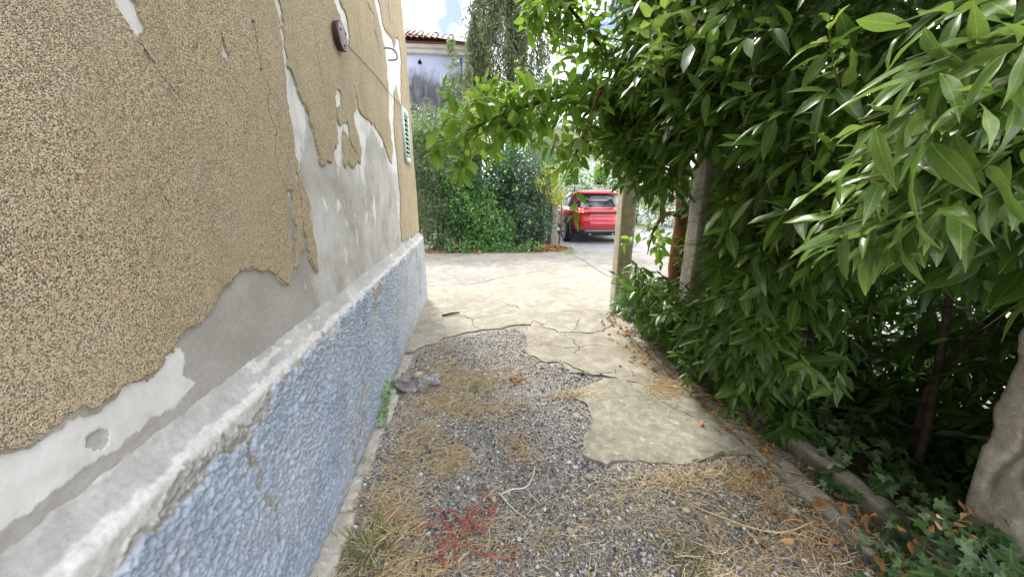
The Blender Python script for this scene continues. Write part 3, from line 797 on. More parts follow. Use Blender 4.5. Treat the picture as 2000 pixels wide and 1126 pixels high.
PXX = px_.ravel() + nx_.ravel() * disp; PZZ = pz_.ravel() + nz_.ravel() * disp
blue = np.array([0.33, 0.395, 0.50]); greyc = np.array([0.36, 0.35, 0.33]); brown = np.array([0.31, 0.295, 0.265]); wh = np.array([0.56, 0.555, 0.54]); oldc = np.array([0.40, 0.41, 0.44]); ledc = np.array([0.40, 0.39, 0.38])
n_ = fbm(yv, av, 5, 4)[:, None]
cc = blue * (1 + 0.3 * n_)
cc = cc + (np.array([0.47, 0.50, 0.56]) - cc) * (np.clip(0.5 + 1.4 * fbm(yv + 9, av, 2.2, 3), 0, 1) * 0.55)[:, None]
cc = cc + (oldc * (1 + 0.25 * n_) - cc) * (old * 0.8)[:, None]
fc = greyc + (brown - greyc) * sstep(-0.2, 0.3, fbm(yv, av, 9, 3))[:, None]
cc = cc + (fc - cc) * flake[:, None]
cc = cc + (np.array([0.30, 0.285, 0.25]) - cc) * (lowdirt * 0.7)[:, None]
wc = wh * (1 + 0.22 * fbm(yv, av, 14, 4)[:, None])
cc = cc + (wc - cc) * band[:, None]
cc = cc + (ledc * (1 + 0.34 * fbm(yv * 0.6, av, 7, 5)[:, None]) + np.array([0.16, 0.16, 0.155]) * sstep(0.30, 0.42, fbm(yv * 0.7 + 4, av * 1.6, 9, 5))[:, None] - cc) * led[:, None]
I = np.arange(PY.size).reshape(PY.shape)
Q = np.stack([I[:-1, :-1], I[:-1, 1:], I[1:, 1:], I[1:, :-1]], -1).reshape(-1, 4)
pl = hpart(obj('plinth', mesh('plinth', np.stack([PXX, yv, PZZ], 1), [Q], M['plinth'], True, col=np.clip(cc, 0.02, 0.9))))
tag(pl, 'blue rough-cast plinth with chipped white top edge')
roughbox_end = roughbox('plinth_end', XW - 0.3, XP - 0.002, YC - 0.004, YC + 0.05, -0.05, 0.985, 0.03, 0.006, M['edging'], None, 33, chip=0.01)
hpart(roughbox_end)

# louvred shutter in its opening
shut = empty('shutter', (0, 0, 0)); shut.parent = house; shut.location = (0, sh0 - YC, shz0)
w_, h_ = sh1 - sh0, shz1 - shz0
def spart(name, a, mat): return obj(name, a.mesh(name, mat), shut)
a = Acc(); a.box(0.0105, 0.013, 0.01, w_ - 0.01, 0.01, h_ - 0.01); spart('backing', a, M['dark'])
for (y0, y1, z0, z1) in ((0.004, 0.055, 0.003, h_ - 0.003), (w_ - 0.055, w_ - 0.004, 0.003, h_ - 0.003), (0.056, w_ - 0.056, 0.003, 0.07), (0.056, w_ - 0.056, h_ - 0.07, h_ - 0.003)):
    a = Acc(); a.box(0.0, 0.035, y0, y1, z0, z1); spart('frame_rail', a, M['shutter'])
for i in range(9):
    z = 0.085 + i * (h_ - 0.17) / 8.6
    a = Acc()
    a.add([(0.014, 0.057, z + 0.03), (0.032, 0.057, z), (0.032, w_ - 0.057, z), (0.014, w_ - 0.057, z + 0.03), (0.014, 0.057, z + 0.036), (0.034, 0.057, z + 0.004), (0.034, w_ - 0.057, z + 0.004), (0.014, w_ - 0.057, z + 0.036)],
          [[0, 1, 2, 3], [7, 6, 5, 4], [1, 5, 6, 2], [0, 4, 5, 1], [3, 2, 6, 7], [0, 3, 7, 4]])
    spart('slat', a, M['shutter'])

# ------------------------------------------------------------------ houses far behind
def barrel_roof(name, x0, x1, y0, z0, y1, z1, parent, mat, pitch=0.22, hip=0.0):
    V = []; Q = []; T = []; n = 0; rn = []
    nc = int((x1 - x0) / pitch); rows = 7
    for c in range(nc):
        xa = x0 + c * pitch
        top = min(1.0, (x1 - xa) / hip) if hip else 1.0
        for r_ in range(rows):
            if r_ / rows > top: break
            f0, f1 = r_ / rows, min(top, (r_ + 1.12) / rows)
            P = []
            for f, lift_ in ((f0, 0.05), (f1, 0.0)):
                for q in range(6):
                    an = math.pi * q / 5
                    P.append((xa + pitch * 0.5 - math.cos(an) * pitch * 0.54, y0 + (y1 - y0) * f, z0 + (z1 - z0) * f + math.sin(an) * pitch * 0.42 + lift_))
            V += P; Q += [[n + q, n + q + 1, n + 7 + q, n + 6 + q] for q in range(5)]
            rn += [random.random()] * 12; n += 12
    return obj(name, mesh(name, V, [np.array(Q)], mat, False, rnd=rn), parent)


bh = empty('blue_house', (-4.5, 16, 0), 'far blue-white house with black-stained wall and red tile roof', 'house')
bl = Vector((-4.5, 16, 0))
def bpart(name, a, mat, smooth=False):
    me = a.mesh(name, mat, smooth); me.transform(Matrix.Translation(-bl)); return obj(name, me, bh)
a = Acc(); a.box(-9, 0.04, 16, 24, -0.05, 6.82)
o = obj('wall', a.mesh('wall', M['bluewall']), bh); o.location = -bl
a = Acc(); a.box(-9.25, 0.3, 15.78, 24.2, 6.85, 6.98); bpart('cornice', a, M['white'])
a = Acc(); a.box(-9.12, 0.16, 15.9, 24.1, 6.70, 6.847); bpart('cornice', a, M['white'])
o = barrel_roof('roof_tiles', -9.4, 0.5, 15.6, 7.02, 20, 9.0, bh, M['tile'], 0.22, 4.4); o.location = -bl; o['kind'] = 'stuff'
a = Acc(); a.add([(-9.4, 15.65, 6.99), (0.5, 15.65, 6.99), (0.5, 24.4, 6.99), (-9.4, 24.4, 6.99), (-9.4, 20, 8.95), (-3.9, 20, 8.95)], [[3, 2, 1, 0], [0, 1, 5, 4], [2, 3, 4, 5]], [[1, 2, 5], [3, 0, 4]])
bpart('roof', a, M['tile'])
a = Acc(); a.tube([(-0.32, 15.96, 0.1), (-0.32, 15.96, 6.6)], 0.035, 8); bpart('downpipe', a, M['iron'])
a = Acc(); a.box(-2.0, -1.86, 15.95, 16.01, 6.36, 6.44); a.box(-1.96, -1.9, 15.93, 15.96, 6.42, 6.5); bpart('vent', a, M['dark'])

lh = empty('beige_house', (6, 22, 0), 'low beige house with orange tile eave behind the garden hedge', 'house')
ll = Vector((6, 22, 0))
def lpart(name, a, mat):
    me = a.mesh(name, mat); me.transform(Matrix.Translation(-ll)); return obj(name, me, lh)
a = Acc(); a.box(4.2, 9.6, 22, 28, -0.05, 3.55); lpart('wall', a, M['white'])
a = Acc(); a.box(3.9, 9.8, 23.2, 27.9, 3.9, 5.3); lpart('upper_wall', a, M['beige'])
o = barrel_roof('roof_tiles', 3.9, 9.9, 21.7, 3.58, 23.2, 4.15, lh, M['tile'], 0.25); o.location = -ll; o['kind'] = 'stuff'
a = Acc(); a.box(4.0, 9.8, 21.75, 28.1, 3.553, 3.60); lpart('eave', a, M['white'])
a = Acc(); a.box(3.7, 10, 23.0, 28.1, 5.3, 5.42); lpart('cornice', a, M['white'])
for x0 in (5.6, 7.4):
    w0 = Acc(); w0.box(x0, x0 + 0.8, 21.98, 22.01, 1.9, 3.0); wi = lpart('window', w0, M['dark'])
    w1 = Acc(); w1.box(x0 - 0.06, x0 + 0.86, 21.955, 21.975, 1.82, 1.9); me = w1.mesh('sill', M['white']); me.transform(Matrix.Translation(-ll)); obj('sill', me, wi)
#@@OBJ
# ------------------------------------------------------------------ fittings on the near wall
d = empty('wall_disc', (XW + 0.01, 2.55, 2.49), 'brown round enamel disc fixed high on the stucco wall', 'wall fitting')
MR = Matrix.Rotation(R(90), 4, 'Y')
a = Acc(); a.lathe([(0.0, 0.0), (0.074, 0.0), (0.077, 0.004), (0.077, 0.022), (0.080, 0.024), (0.080, 0.034), (0.075, 0.038)], 40, MR); obj('rim', a.mesh('rim', M['discrim'], True), d)
a = Acc(); a.lathe([(0.0745, 0.0382), (0.06, 0.041), (0.03, 0.043), (0.0, 0.0435)], 40, MR); obj('face_plate', a.mesh('face_plate', M['discface'], True), d)
for an in (0.6, 2.7, 4.6):
    a = Acc(); a.lathe([(0.009, 0.041), (0.008, 0.045), (0.0, 0.046)], 10, MR); o = obj('screw', a.mesh('screw', M['discrim'], True), d); o.location = (0, 0.05 * math.cos(an), 0.05 * math.sin(an))
a = Acc(); a.tube(spline([(XW - 0.03, 3.90, 2.875), (XW + 0.05, 3.91, 2.885), (XW + 0.10, 3.93, 2.87), (XW + 0.115, 3.94, 2.83), (XW + 0.10, 3.94, 2.80), (XW + 0.03, 3.93, 2.79)], 18), 0.006, 6)
tag(obj('wall_hook', a.mesh('wall_hook', M['iron'], True)), 'bent black iron hook sticking out of the white plaster', 'hook')
a = Acc(); a.tube([(XW, 5.2, 2.62), (XW + 0.10, 5.22, 2.625)], 0.006, 6); a.tube([(XW + 0.095, 5.22, 2.62), (XW + 0.10, 5.225, 2.635)], 0.011, 6)
tag(obj('wall_spike', a.mesh('wall_spike', M['iron'], True)), 'short iron spike at the far corner of the stucco wall', 'spike')
wp = spline([(2.676, 2.505), (3.047, 2.517), (3.432, 2.525), (3.686, 2.517), (3.925, 2.511), (4.532, 2.52), (4.70, 2.52)], 40)
a = Acc(); a.tube([(XW + 0.0155 + 0.001 * math.sin(i), p[0], p[1]) for i, p in enumerate(wp)], 0.0022, 5)
tag(obj('wall_wire', a.mesh('wall_wire', M['wire'], True)), 'thin wire running along the stucco wall to the shutter', 'wire')

# ------------------------------------------------------------------ concrete posts
tag(roughbox('concrete_post', 1.84, 2.03, 4.33, 4.52, -0.06, 2.35, 0.04, 0.004, M['post'], None, 51, chip=0.006), 'square yellowish concrete post standing at the end of the passage', 'post')
tag(roughbox('concrete_post', 1.96, 2.14, 2.94, 3.12, -0.06, 2.5, 0.04, 0.002, M['postgrey'], None, 52, chip=0.004), 'grey concrete post half buried in the hedge leaves', 'post')
def broken(V):
    r = V.copy()
    # knocked-off corner, deep crack and a lean
    ed = sstep(0.14, 0.0, V[:, 0] - 2.20) * sstep(0.14, 0.0, 1.08 - V[:, 1])
    bite = 0.03 * np.clip(fbm(V[:, 2] * 1.0 + V[:, 0], V[:, 2] * 0.3 + V[:, 1] + 4, 3.0, 5, 0.5) + 0.2, 0, 1) * ed
    r[:, 0] += bite; r[:, 1] -= bite * 0.8
    cx = 2.31 + 0.30 * (V[:, 2] - 0.5) + 0.012 * np.sin(V[:, 2] * 17)
    g_ = sstep(0.016, 0.0, np.abs(V[:, 0] - cx)) * sstep(0.06, 0.0, V[:, 1] - 0.78) * sstep(0.1, 0.3, V[:, 2])
    cx2 = 2.42 - 0.16 * (V[:, 2] - 0.4) + 0.01 * np.sin(V[:, 2] * 23)
    g_ += 0.7 * sstep(0.010, 0.0, np.abs(V[:, 0] - cx2)) * sstep(0.06, 0.0, V[:, 1] - 0.78) * sstep(0.7, 0.55, V[:, 2])
    r[:, 1] += 0.035 * g_
    cy_ = 1.00 - 0.10 * (V[:, 2] - 0.5) + 0.012 * np.sin(V[:, 2] * 19)
    g2 = sstep(0.018, 0.0, np.abs(V[:, 1] - cy_)) * sstep(0.05, 0.0, V[:, 0] - 2.2) * sstep(0.25, 0.4, V[:, 2])
    cy3 = 0.90 + 0.25 * (V[:, 2] - 0.30) + 0.01 * np.sin(V[:, 2] * 31)
    g2 += 0.6 * sstep(0.014, 0.0, np.abs(V[:, 1] - cy3)) * sstep(0.05, 0.0, V[:, 0] - 2.2) * sstep(0.7, 0.5, V[:, 2])
    r[:, 0] += 0.02 * g2
    r[:, 1] += 0.06 * (V[:, 2] - 0.3)
    return r
tag(roughbox('concrete_post', 2.20, 2.50, 0.78, 1.08, -0.06, 1.9, 0.0145, 0.0025, M['postgrey'], None, 53, broken, 0.006), 'big cracked rough concrete post at the near end of the hedge', 'post')
tag(roughbox('concrete_post', 2.25, 2.46, 10.36, 10.56, -0.05, 1.30, 0.05, 0.004, M['postfar'], None, 54, chip=0.006), 'short pale concrete post beside the red car', 'post')

# ------------------------------------------------------------------ red car
LV = [(0.24, .26, 4.10, .78, 5), (0.34, .10, 4.28, .87, 5), (0.44, .03, 4.35, .90, 5), (0.455, .025, 4.36, .903, 5), (0.60, .0, 4.40, .918, 4.6), (0.72, .02, 4.40, .925, 4.6), (0.80, .06, 4.38, .926, 4.6), (0.90, .085, 4.34, .918, 4.6), (0.955, .07, 4.2, .91, 4.6), (1.0, .08, 4.0, .895, 4.4),
      (1.03, .14, 3.5, .87, 4.2), (1.06, .19, 3.3, .85, 4), (1.09, .23, 3.2, .835, 4), (1.25, .38, 2.95, .78, 3.8), (1.42, .56, 2.6, .715, 3.6), (1.46, .50, 2.5, .70, 3.6), (1.50, .44, 2.4, .68, 3.5), (1.545, .46, 2.25, .645, 3.4), (1.58, .58, 2.1, .57, 3.2), (1.60, .85, 1.9, .40, 3), (1.604, 1.2, 1.5, .1, 3)]
NS = 72
def outline(l):
    z, y0, y1, hw, e = l
    P = []
    for j in range(NS):
        an = 2 * math.pi * (j + 0.5) / NS
        c, s = math.cos(an), math.sin(an)
        P.append((hw * math.copysign(abs(c) ** (2 / e), c), (y0 + y1) / 2 + (y1 - y0) / 2 * math.copysign(abs(s) ** (2 / e), s), z))
    return P
CV = np.array([p for l in LV for p in outline(l)])
CQ = np.array([[i * NS + j, i * NS + (j + 1) % NS, (i + 1) * NS + (j + 1) % NS, (i + 1) * NS + j] for i in range(len(LV) - 1) for j in range(NS)])
cen = CV[CQ].mean(1); li = np.repeat(np.arange(len(LV) - 1), NS)
gl = (li >= 12) & (li <= 14)
nrm_side = np.abs(cen[:, 0]) / np.interp(cen[:, 2], [l[0] for l in LV], [l[3] for l in LV])
rearw = gl & (nrm_side < 0.86) & (cen[:, 1] < 1.0) & (li < 15)
frontw = gl & (nrm_side < 0.86) & (cen[:, 1] > 2.0)
sidew = gl & (nrm_side > 0.93) & (cen[:, 1] > 0.75) & (cen[:, 1] < 2.9) & (li < 14)
clad = li <= 2
car = empty('parked_car', (3.84, 10.35, 0.006), 'red car parked with its tail towards the passage', 'car', rz=R(-2))
def cpart(name, sel, mat):
    q = CQ[sel]; u, inv = np.unique(q, return_inverse=True)
    return obj(name, mesh(name, CV[u], [inv.reshape(q.shape)], mat, True), car)
cpart('body', ~(rearw | frontw | sidew | clad), M['red'])
cpart('rear_window', rearw, M['glass']); cpart('windscreen', frontw, M['glass'])
cpart('side_window', sidew & (cen[:, 0] < 0), M['glass']); cpart('side_window', sidew & (cen[:, 0] > 0), M['glass'])
cpart('lower_cladding', clad, M['plastic'])
a = Acc(); a.box(-0.75, 0.75, 0.3, 4.0, 0.235, 0.30); obj('underbody', a.mesh('underbody', M['plastic']), car)
def rear_patch(name, x0, x1, z0, z1, off, mat, nx=16, parent=None, nzv=4):
    zs = np.linspace(z0, z1, nzv); xs = np.linspace(x0, x1, nx); V = []
    Zl = [l[0] for l in LV]
    for z in zs:
        y0, y1, hw, e = (np.interp(z, Zl, [l[q] for l in LV]) for q in (1, 2, 3, 4))
        for x in xs:
            q = max(0.0, 1 - min(1, abs(x / hw)) ** e) ** (1 / e)
            V.append((x * (1 + off * 0.6), (y0 + y1) / 2 - (y1 - y0) / 2 * q - off, z))
    V = np.array(V); back = V.copy(); back[:, 1] += 0.03
    m = len(V); I = np.arange(m).reshape(nzv, nx)
    Q = np.stack([I[:-1, :-1], I[:-1, 1:], I[1:, 1:], I[1:, :-1]], -1).reshape(-1, 4)
    rim = np.concatenate([I[0, :], I[1:, -1], I[-1, -2::-1], I[-2:0:-1, 0]])
    S_ = np.stack([np.roll(rim, -1), rim, rim + m, np.roll(rim, -1) + m], 1)
    return obj(name, mesh(name, np.concatenate([V, back]), [Q, S_], mat), parent or car)
for s in (-1, 1):
    t = rear_patch('tail_light', s * 0.905 if s < 0 else 0.48, -0.48 if s < 0 else 0.905, 0.925, 1.0, 0.012, M['tail'])
    for q in range(3):
        xa = s * (0.60 + q * 0.085)
        rear_patch('lamp_segment', xa - 0.028, xa + 0.028, 0.945, 0.985, 0.018, M['lamp'], 4, t, 2)
rear_patch('light_bar', -0.478, 0.478, 0.915, 0.965, 0.010, M['plastic'])
rear_patch('rear_bumper', -0.9, 0.9, 0.36, 0.46, 0.012, M['plastic'])
rear_patch('skid_plate', -0.52, 0.52, 0.385, 0.425, 0.02, M['silver'])
for s in (-1, 1):
    rear_patch('reflector', min(s * 0.60, s * 0.80), max(s * 0.60, s * 0.80), 0.475, 0.495, 0.006, M['tail'], 4)
rear_patch('tailgate_crease', -0.62, 0.62, 0.60, 0.612, 0.008, M['red'])
a = Acc(); a.box(-0.56, 0.56, 0.36, 0.60, 1.485, 1.515); obj('roof_spoiler', a.mesh('roof_spoiler', M['red']), car)
a = Acc(); a.tube([(0.0, 0.17, 1.10), (0.05, 0.19, 1.125), (0.30, 0.205, 1.135)], 0.012, 5); obj('rear_wiper', a.mesh('rear_wiper', M['plastic']), car)
for s in (-1, 1):
    a = Acc(); a.box(s * 0.60 - 0.015, s * 0.60 + 0.015, 0.9, 2.1, 1.55, 1.605); obj('roof_rail', a.mesh('roof_rail', M['silver']), car)
    a = Acc(); a.lathe([(0.0, 0.0), (0.05, 0.02), (0.09, 0.08), (0.08, 0.16), (0.0, 0.20)], 12, Matrix.Translation((s * 0.90, 2.95, 1.07)) @ Matrix.Rotation(s * R(90), 4, 'Y')); obj('door_mirror', a.mesh('door_mirror', M['red'], True), car)
    for y in (1.25, 2.15):
        a = Acc(); a.box(s * 0.925 - 0.012, s * 0.925 + 0.012, y, y + 0.18, 0.86, 0.885); obj('door_handle', a.mesh('door_handle', M['red']), car)
    a = Acc(); a.tube([(s * 0.35, 0.10, 0.30), (s * 0.35, 0.35, 0.30)], 0.03, 10); obj('tail_pipe', a.mesh('tail_pipe', M['silver']), car)
def wheel(x, y, s):
    w = empty('wheel', (x, y, 0.345)); w.parent = car
    MX = Matrix.Rotation(s * R(90), 4, 'Y')
    a = Acc(); a.lathe([(0.23, -0.10), (0.31, -0.11), (0.345, -0.09), (0.345, 0.09), (0.315, 0.112), (0.24, 0.10)], 36, MX); obj('tyre', a.mesh('tyre', M['tyre'], True), w)
    a = Acc(); a.lathe([(0.245, 0.10), (0.235, 0.10), (0.22, 0.06), (0.0, 0.05)], 36, MX); obj('rim_well', a.mesh('rim_well', M['tyre'], True), w)
    a = Acc(); a.lathe([(0.247, 0.10), (0.247, 0.108), (0.228, 0.108), (0.225, 0.09)], 36, MX)
    for q in range(5):
        for dd in (-0.16, 0.16):
            an = q * 2 * math.pi / 5
            pp = np.array([[0.03 * math.cos(an), 0.03 * math.sin(an), 0.088], [0.235 * math.cos(an + dd), 0.235 * math.sin(an + dd), 0.10]])
            a.tube(pp @ np.array(MX.to_3x3()).T, [0.02, 0.014], 5)
    obj('rim', a.mesh('rim', M['alloy']), w)
    # dark arch around the wheel
    a = Acc(); a.lathe([(0.36, -0.16), (0.40, -0.005), (0.44, 0.004), (0.45, 0.0), (0.45, -0.02)], 36, Matrix.Translation((0, 0, 0.0)) @ MX)
    V_ = a.V[0]; keep = None
    arch = obj('wheel_arch', a.mesh('wheel_arch', M['plastic'], True), car); arch.location = (s * 0.925, y, 0.36)
    b = Acc(); b.lathe([(0.40, 0.0), (0.0, 0.0)], 36, MX); well = obj('wheel_well_shade', b.mesh('wheel_well_shade', M['dark']), car); well.location = (s * 0.915, y, 0.36)  # flat black disc paints the shade of the wheel recess
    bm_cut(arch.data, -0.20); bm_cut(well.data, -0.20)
def bm_cut(me, zmin):
    for v in me.vertices:
        if v.co.z < zmin: v.co.z = zmin
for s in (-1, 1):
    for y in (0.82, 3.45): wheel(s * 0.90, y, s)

# ------------------------------------------------------------------ plants: leaf templates
def leaf_tpl(width, segs=4, fold=0.25, curl=0.15, peak=0.42, tip=1.0, stalk=0.06, wave=0.0):
    V = []; UV = []
    for i in range(segs + 1):
        t = i / segs
        if t <= 0: w = 0.0
        else:
            q = t ** (math.log(0.5) / math.log(peak)); w = width * 0.5 * math.sin(math.pi * q) ** (0.85 * tip)
        z = -curl * t * t
        wv = wave * math.sin(t * 9)
        for s in (-1, 0, 1):
            V.append((s * max(w, 0.008 if i == 0 else 0), stalk + t * (1 - stalk), z + fold * w * abs(s) + wv * abs(s) * w * (1 if s > 0 else -0.7)))
            UV.append((0.5 + 0.5 * s * (w / (width * 0.5) if width else 0), t))
    Q = []
    for i in range(segs):
        for s in (0, 1):
            b = i * 3 + s; Q.append([b, b + 1, b + 4, b + 3])
    return np.array(V), np.array(Q), np.array(UV)


def ivy_tpl():
    P = [(0, 0.0), (-0.20, -0.12), (-0.46, 0.05), (-0.24, 0.26), (-0.44, 0.52), (-0.16, 0.52), (0, 1.0), (0.16, 0.52), (0.44, 0.52), (0.24, 0.26), (0.46, 0.05), (0.20, -0.12)]
    V = [(0, 0.3, 0.0)] + [(x, y + 0.0, -0.12 * (x * x * 2 + max(0, y - 0.4) * 0.7) + 0.04) for x, y in P]
    n = len(P)
    Q = []
    for i in range(0, n, 2): Q.append([0, 1 + i, 1 + (i + 1) % n, 1 + (i + 2) % n])
    UV = [(0.5, 0.4)] + [(0.5 + x * 0.9, y) for x, y in P]
    return np.array(V), np.array(Q), np.array(UV)


def flat_tpl(width, curl=0.1, fold=0.3):
    V = np.array([(0, 0, 0), (-width / 2, 0.45, fold * width / 2 - curl * 0.2), (0, 1, -curl), (width / 2, 0.45, fold * width / 2 - curl * 0.2)])
    return V, np.array([[0, 3, 2, 1]]), np.array([(0.5, 0), (0, 0.5), (0.5, 1), (1, 0.5)])


T_LAUREL = [leaf_tpl(0.27, 4, 0.3, 0.12), leaf_tpl(0.24, 4, 0.4, 0.25), leaf_tpl(0.31, 4, 0.2, 0.05, wave=0.3)]
T_CITRUS = [leaf_tpl(0.46, 4, 0.25, 0.15), leaf_tpl(0.42, 4, 0.35, 0.28), leaf_tpl(0.5, 4, 0.2, 0.05, wave=0.3)]
T_BROAD = [leaf_tpl(0.25, 10, 0.3, 0.25, 0.46, 1.15, wave=0.3), leaf_tpl(0.22, 10, 0.45, 0.42, 0.46, 1.2, wave=0.35), leaf_tpl(0.29, 10, 0.2, 0.15, 0.44, 1.1, wave=0.5), leaf_tpl(0.19, 10, 0.55, 0.3, 0.46, 1.2, wave=0.25), leaf_tpl(0.26, 10, 0.35, 0.6, 0.46, 1.15, wave=0.4)]
T_YOUNG = [leaf_tpl(0.45, 6, 0.4, 0.5, wave=0.5), leaf_tpl(0.4, 6, 0.6, 0.9, wave=0.6), leaf_tpl(0.5, 6, 0.3, 0.25, wave=0.4)]
T_IVY = [ivy_tpl()]
T_SMALL = [flat_tpl(0.5), flat_tpl(0.42, 0.25)]
T_NARROW = [flat_tpl(0.2, 0.2), flat_tpl(0.24, 0.1)]
T_NEEDLE = [flat_tpl(0.22, 0.15)]


def nz_(v): return v / (np.linalg.norm(v, axis=-1, keepdims=True) + 1e-9)


class Leaves:
    def __init__(s): s.p = []; s.a = []; s.n = []; s.s = []; s.r = []
    def add(s, p, a, n, size, r):
        s.p.append(p); s.a.append(a); s.n.append(n); s.s.append(size); s.r.append(r)
    def drop(s, fn):
        P = np.concatenate(s.p); k_ = ~fn(P[:, 0], P[:, 1], P[:, 2])
        s.p, s.a, s.n, s.s, s.r = ([np.concatenate(q)[k_]] for q in (s.p, s.a, s.n, s.s, s.r))
    def cat(s):
        s.p, s.a, s.n, s.s, s.r = (np.concatenate(q) for q in (s.p, s.a, s.n, s.s, s.r))
        s.a = nz_(s.a); sd_ = nz_(np.cross(s.a, s.n)); s.n = np.cross(sd_, s.a); s.sd = sd_
        return s


CAMP = np.array([0, 0, CAM_H])
_f = np.array([math.sin(CAM_YAW) * math.cos(CAM_P), math.cos(CAM_YAW) * math.cos(CAM_P), -math.sin(CAM_P)])
_r = np.array([math.cos(CAM_YAW), -math.sin(CAM_YAW), 0]); _u = np.cross(_r, _f)


def largest(L, n):
    """indices of the n leaves that show largest: nearest in their direction, then by size over distance"""
    c = L.p + L.a * (L.s * 0.5)[:, None] - CAMP
    z = c @ _f
    X_ = (c @ _r) / np.maximum(z, 1e-3) * 690 + 1000; Y_ = 563 - (c @ _u) / np.maximum(z, 1e-3) * 690
    ok = (z > 0.2) & (X_ > -20) & (X_ < 2020) & (Y_ > -20) & (Y_ < 1146)
    ang = L.s / np.maximum(z, 0.2)
    cell = np.floor(X_ / 22).astype(int) * 1000 + np.floor(Y_ / 22).astype(int)
    o = np.lexsort((z, cell)); first = np.ones(len(o), bool); first[1:] = cell[o][1:] != cell[o][:-1]
    front = np.zeros(len(o), bool); front[o[first]] = True
    score = np.where(ok & front, ang, -1)
    k_ = np.argsort(-score)[:n]
    return k_[score[k_] > 0]


def foliage(root, L, tpls, mat, single=0, name='foliage'):
    """bake leaves into one part; the few hundred that show largest become leaves of their own"""
    L.cat(); N_ = len(L.p); loc = np.array(root.location)
    ti = RNG.integers(0, len(tpls), N_)
    mask = np.ones(N_, bool)
    if single:
        pick = largest(L, single); mask[pick] = False
        shared = []
        for q, (V, Q, UV) in enumerate(tpls):
            shared.append(mesh('leaf', V, [Q], mat, True, uv=UV))
        for i in pick:
            o = bpy.data.objects.new('leaf', shared[ti[i]])
            m = np.eye(4); m[:3, 0] = L.sd[i] * L.s[i]; m[:3, 1] = L.a[i] * L.s[i]; m[:3, 2] = L.n[i] * L.s[i]; m[:3, 3] = L.p[i] - loc
            COL.objects.link(o); o.parent = root; o.matrix_local = Matrix(m.tolist())
    VV = []; QQ = []; UU = []; RR = []; n = 0
    for q, (V, Q, UV) in enumerate(tpls):
        ix = np.where(mask & (ti == q))[0]
        if not len(ix): continue
        B = L.s[ix][:, None, None] * (V[None, :, 0:1] * L.sd[ix][:, None] + V[None, :, 1:2] * L.a[ix][:, None] + V[None, :, 2:3] * L.n[ix][:, None]) + (L.p[ix] - loc)[:, None]
        VV.append(B.reshape(-1, 3)); QQ.append((Q[None] + (np.arange(len(ix)) * len(V))[:, None, None] + n).reshape(-1, Q.shape[1]))
        UU.append(np.tile(UV, (len(ix), 1))); RR.append(np.repeat(L.r[ix], len(V))); n += len(ix) * len(V)
    if VV:
        o = obj(name, mesh(name, np.concatenate(VV), [np.concatenate(QQ)], mat, True, uv=np.concatenate(UU), rnd=np.concatenate(RR)), root)
        o['kind'] = 'stuff'
        return o


def twigs(L, o, d, length, nl, size, spread=0.8, fwd=0.6, droop=0.3, up=0.0, wood=None, sag=0.15, rw=0.002, t0=0.15, rr=None):
    """leafy twigs: o, d (N,3); alternate leaves along each"""
    N_ = len(o); d = nz_(d); length = np.broadcast_to(length, (N_,))
    ref = np.where(np.abs(d[:, 2:3]) < 0.9, np.array([[0, 0, 1.0]]), np.array([[1.0, 0, 0]]))
    u = nz_(np.cross(d, ref)); w = np.cross(d, u)
    base = RNG.uniform(0, 6.28, N_); rt = RNG.uniform(0, 1, N_) if rr is None else rr
    for k_ in range(nl):
        t = t0 + (1 - t0) * (k_ + 0.5 * RNG.uniform(0, 1, N_)) / nl
        p = o + d * (length * t)[:, None]; p[:, 2] -= sag * length * t * t
        ph = base + k_ * 2.4 + RNG.normal(0, 0.4, N_)
        rad = np.cos(ph)[:, None] * u + np.sin(ph)[:, None] * w
        tipf = 1.0 + 1.2 * (k_ == nl - 1)
        a = d * fwd * tipf + rad * spread + np.array([0, 0, -droop + up]) + RNG.normal(0, 0.18, (N_, 3))
        nn = np.array([0, 0, 1.0]) + 0.45 * RNG.normal(0, 1, (N_, 3)) + 0.35 * d
        s_ = size * RNG.uniform(0.7, 1.2, N_) * (0.65 if k_ == nl - 1 else 1)
        L.add(p, a, nn, s_, np.clip(rt * 0.55 + RNG.uniform(0, 0.45, N_), 0, 0.999))
    if wood is not None:
        V = []; 
        for end, r_ in ((0.0, rw * 1.6), (0.5, rw * 1.2), (1.0, rw * 0.5)):
            c = o + d * (length * end)[:, None]; c[:, 2] -= sag * length * end * end
            for q in range(3):
                an = 2.094 * q
                V.append(c + r_ * (math.cos(an) * u + math.sin(an) * w))
        V = np.stack(V, 1)
        q0 = np.array([[i * 3 + j, i * 3 + (j + 1) % 3, i * 3 + 3 + (j + 1) % 3, i * 3 + 3 + j] for i in range(2) for j in range(3)])
        wood.add(V.reshape(-1, 3), (q0[None] + (np.arange(N_) * 9)[:, None, None]).reshape(-1, 4))


def along(pts, n, spread, t0=0.0, rng=RNG):
    """n points scattered round a limb polyline, with its direction"""
    sp = spline(pts, 40); t = rng.uniform(t0, 1, n); i = (t * 38).astype(int)
    p = sp[i] + (sp[i + 1] - sp[i]) * rng.uniform(0, 1, (n, 1))
    dd = nz_(sp[i + 1] - sp[i])
    return p + rng.normal(0, spread, (n, 3)), dd


def wood_part(root, acc, mat, name='trunk'):
    me = acc.mesh(name, mat, True); me.transform(Matrix.Translation(-Vector(root.location))); o = obj(name, me, root)
    if name == 'twig': o['kind'] = 'stuff'
    return o


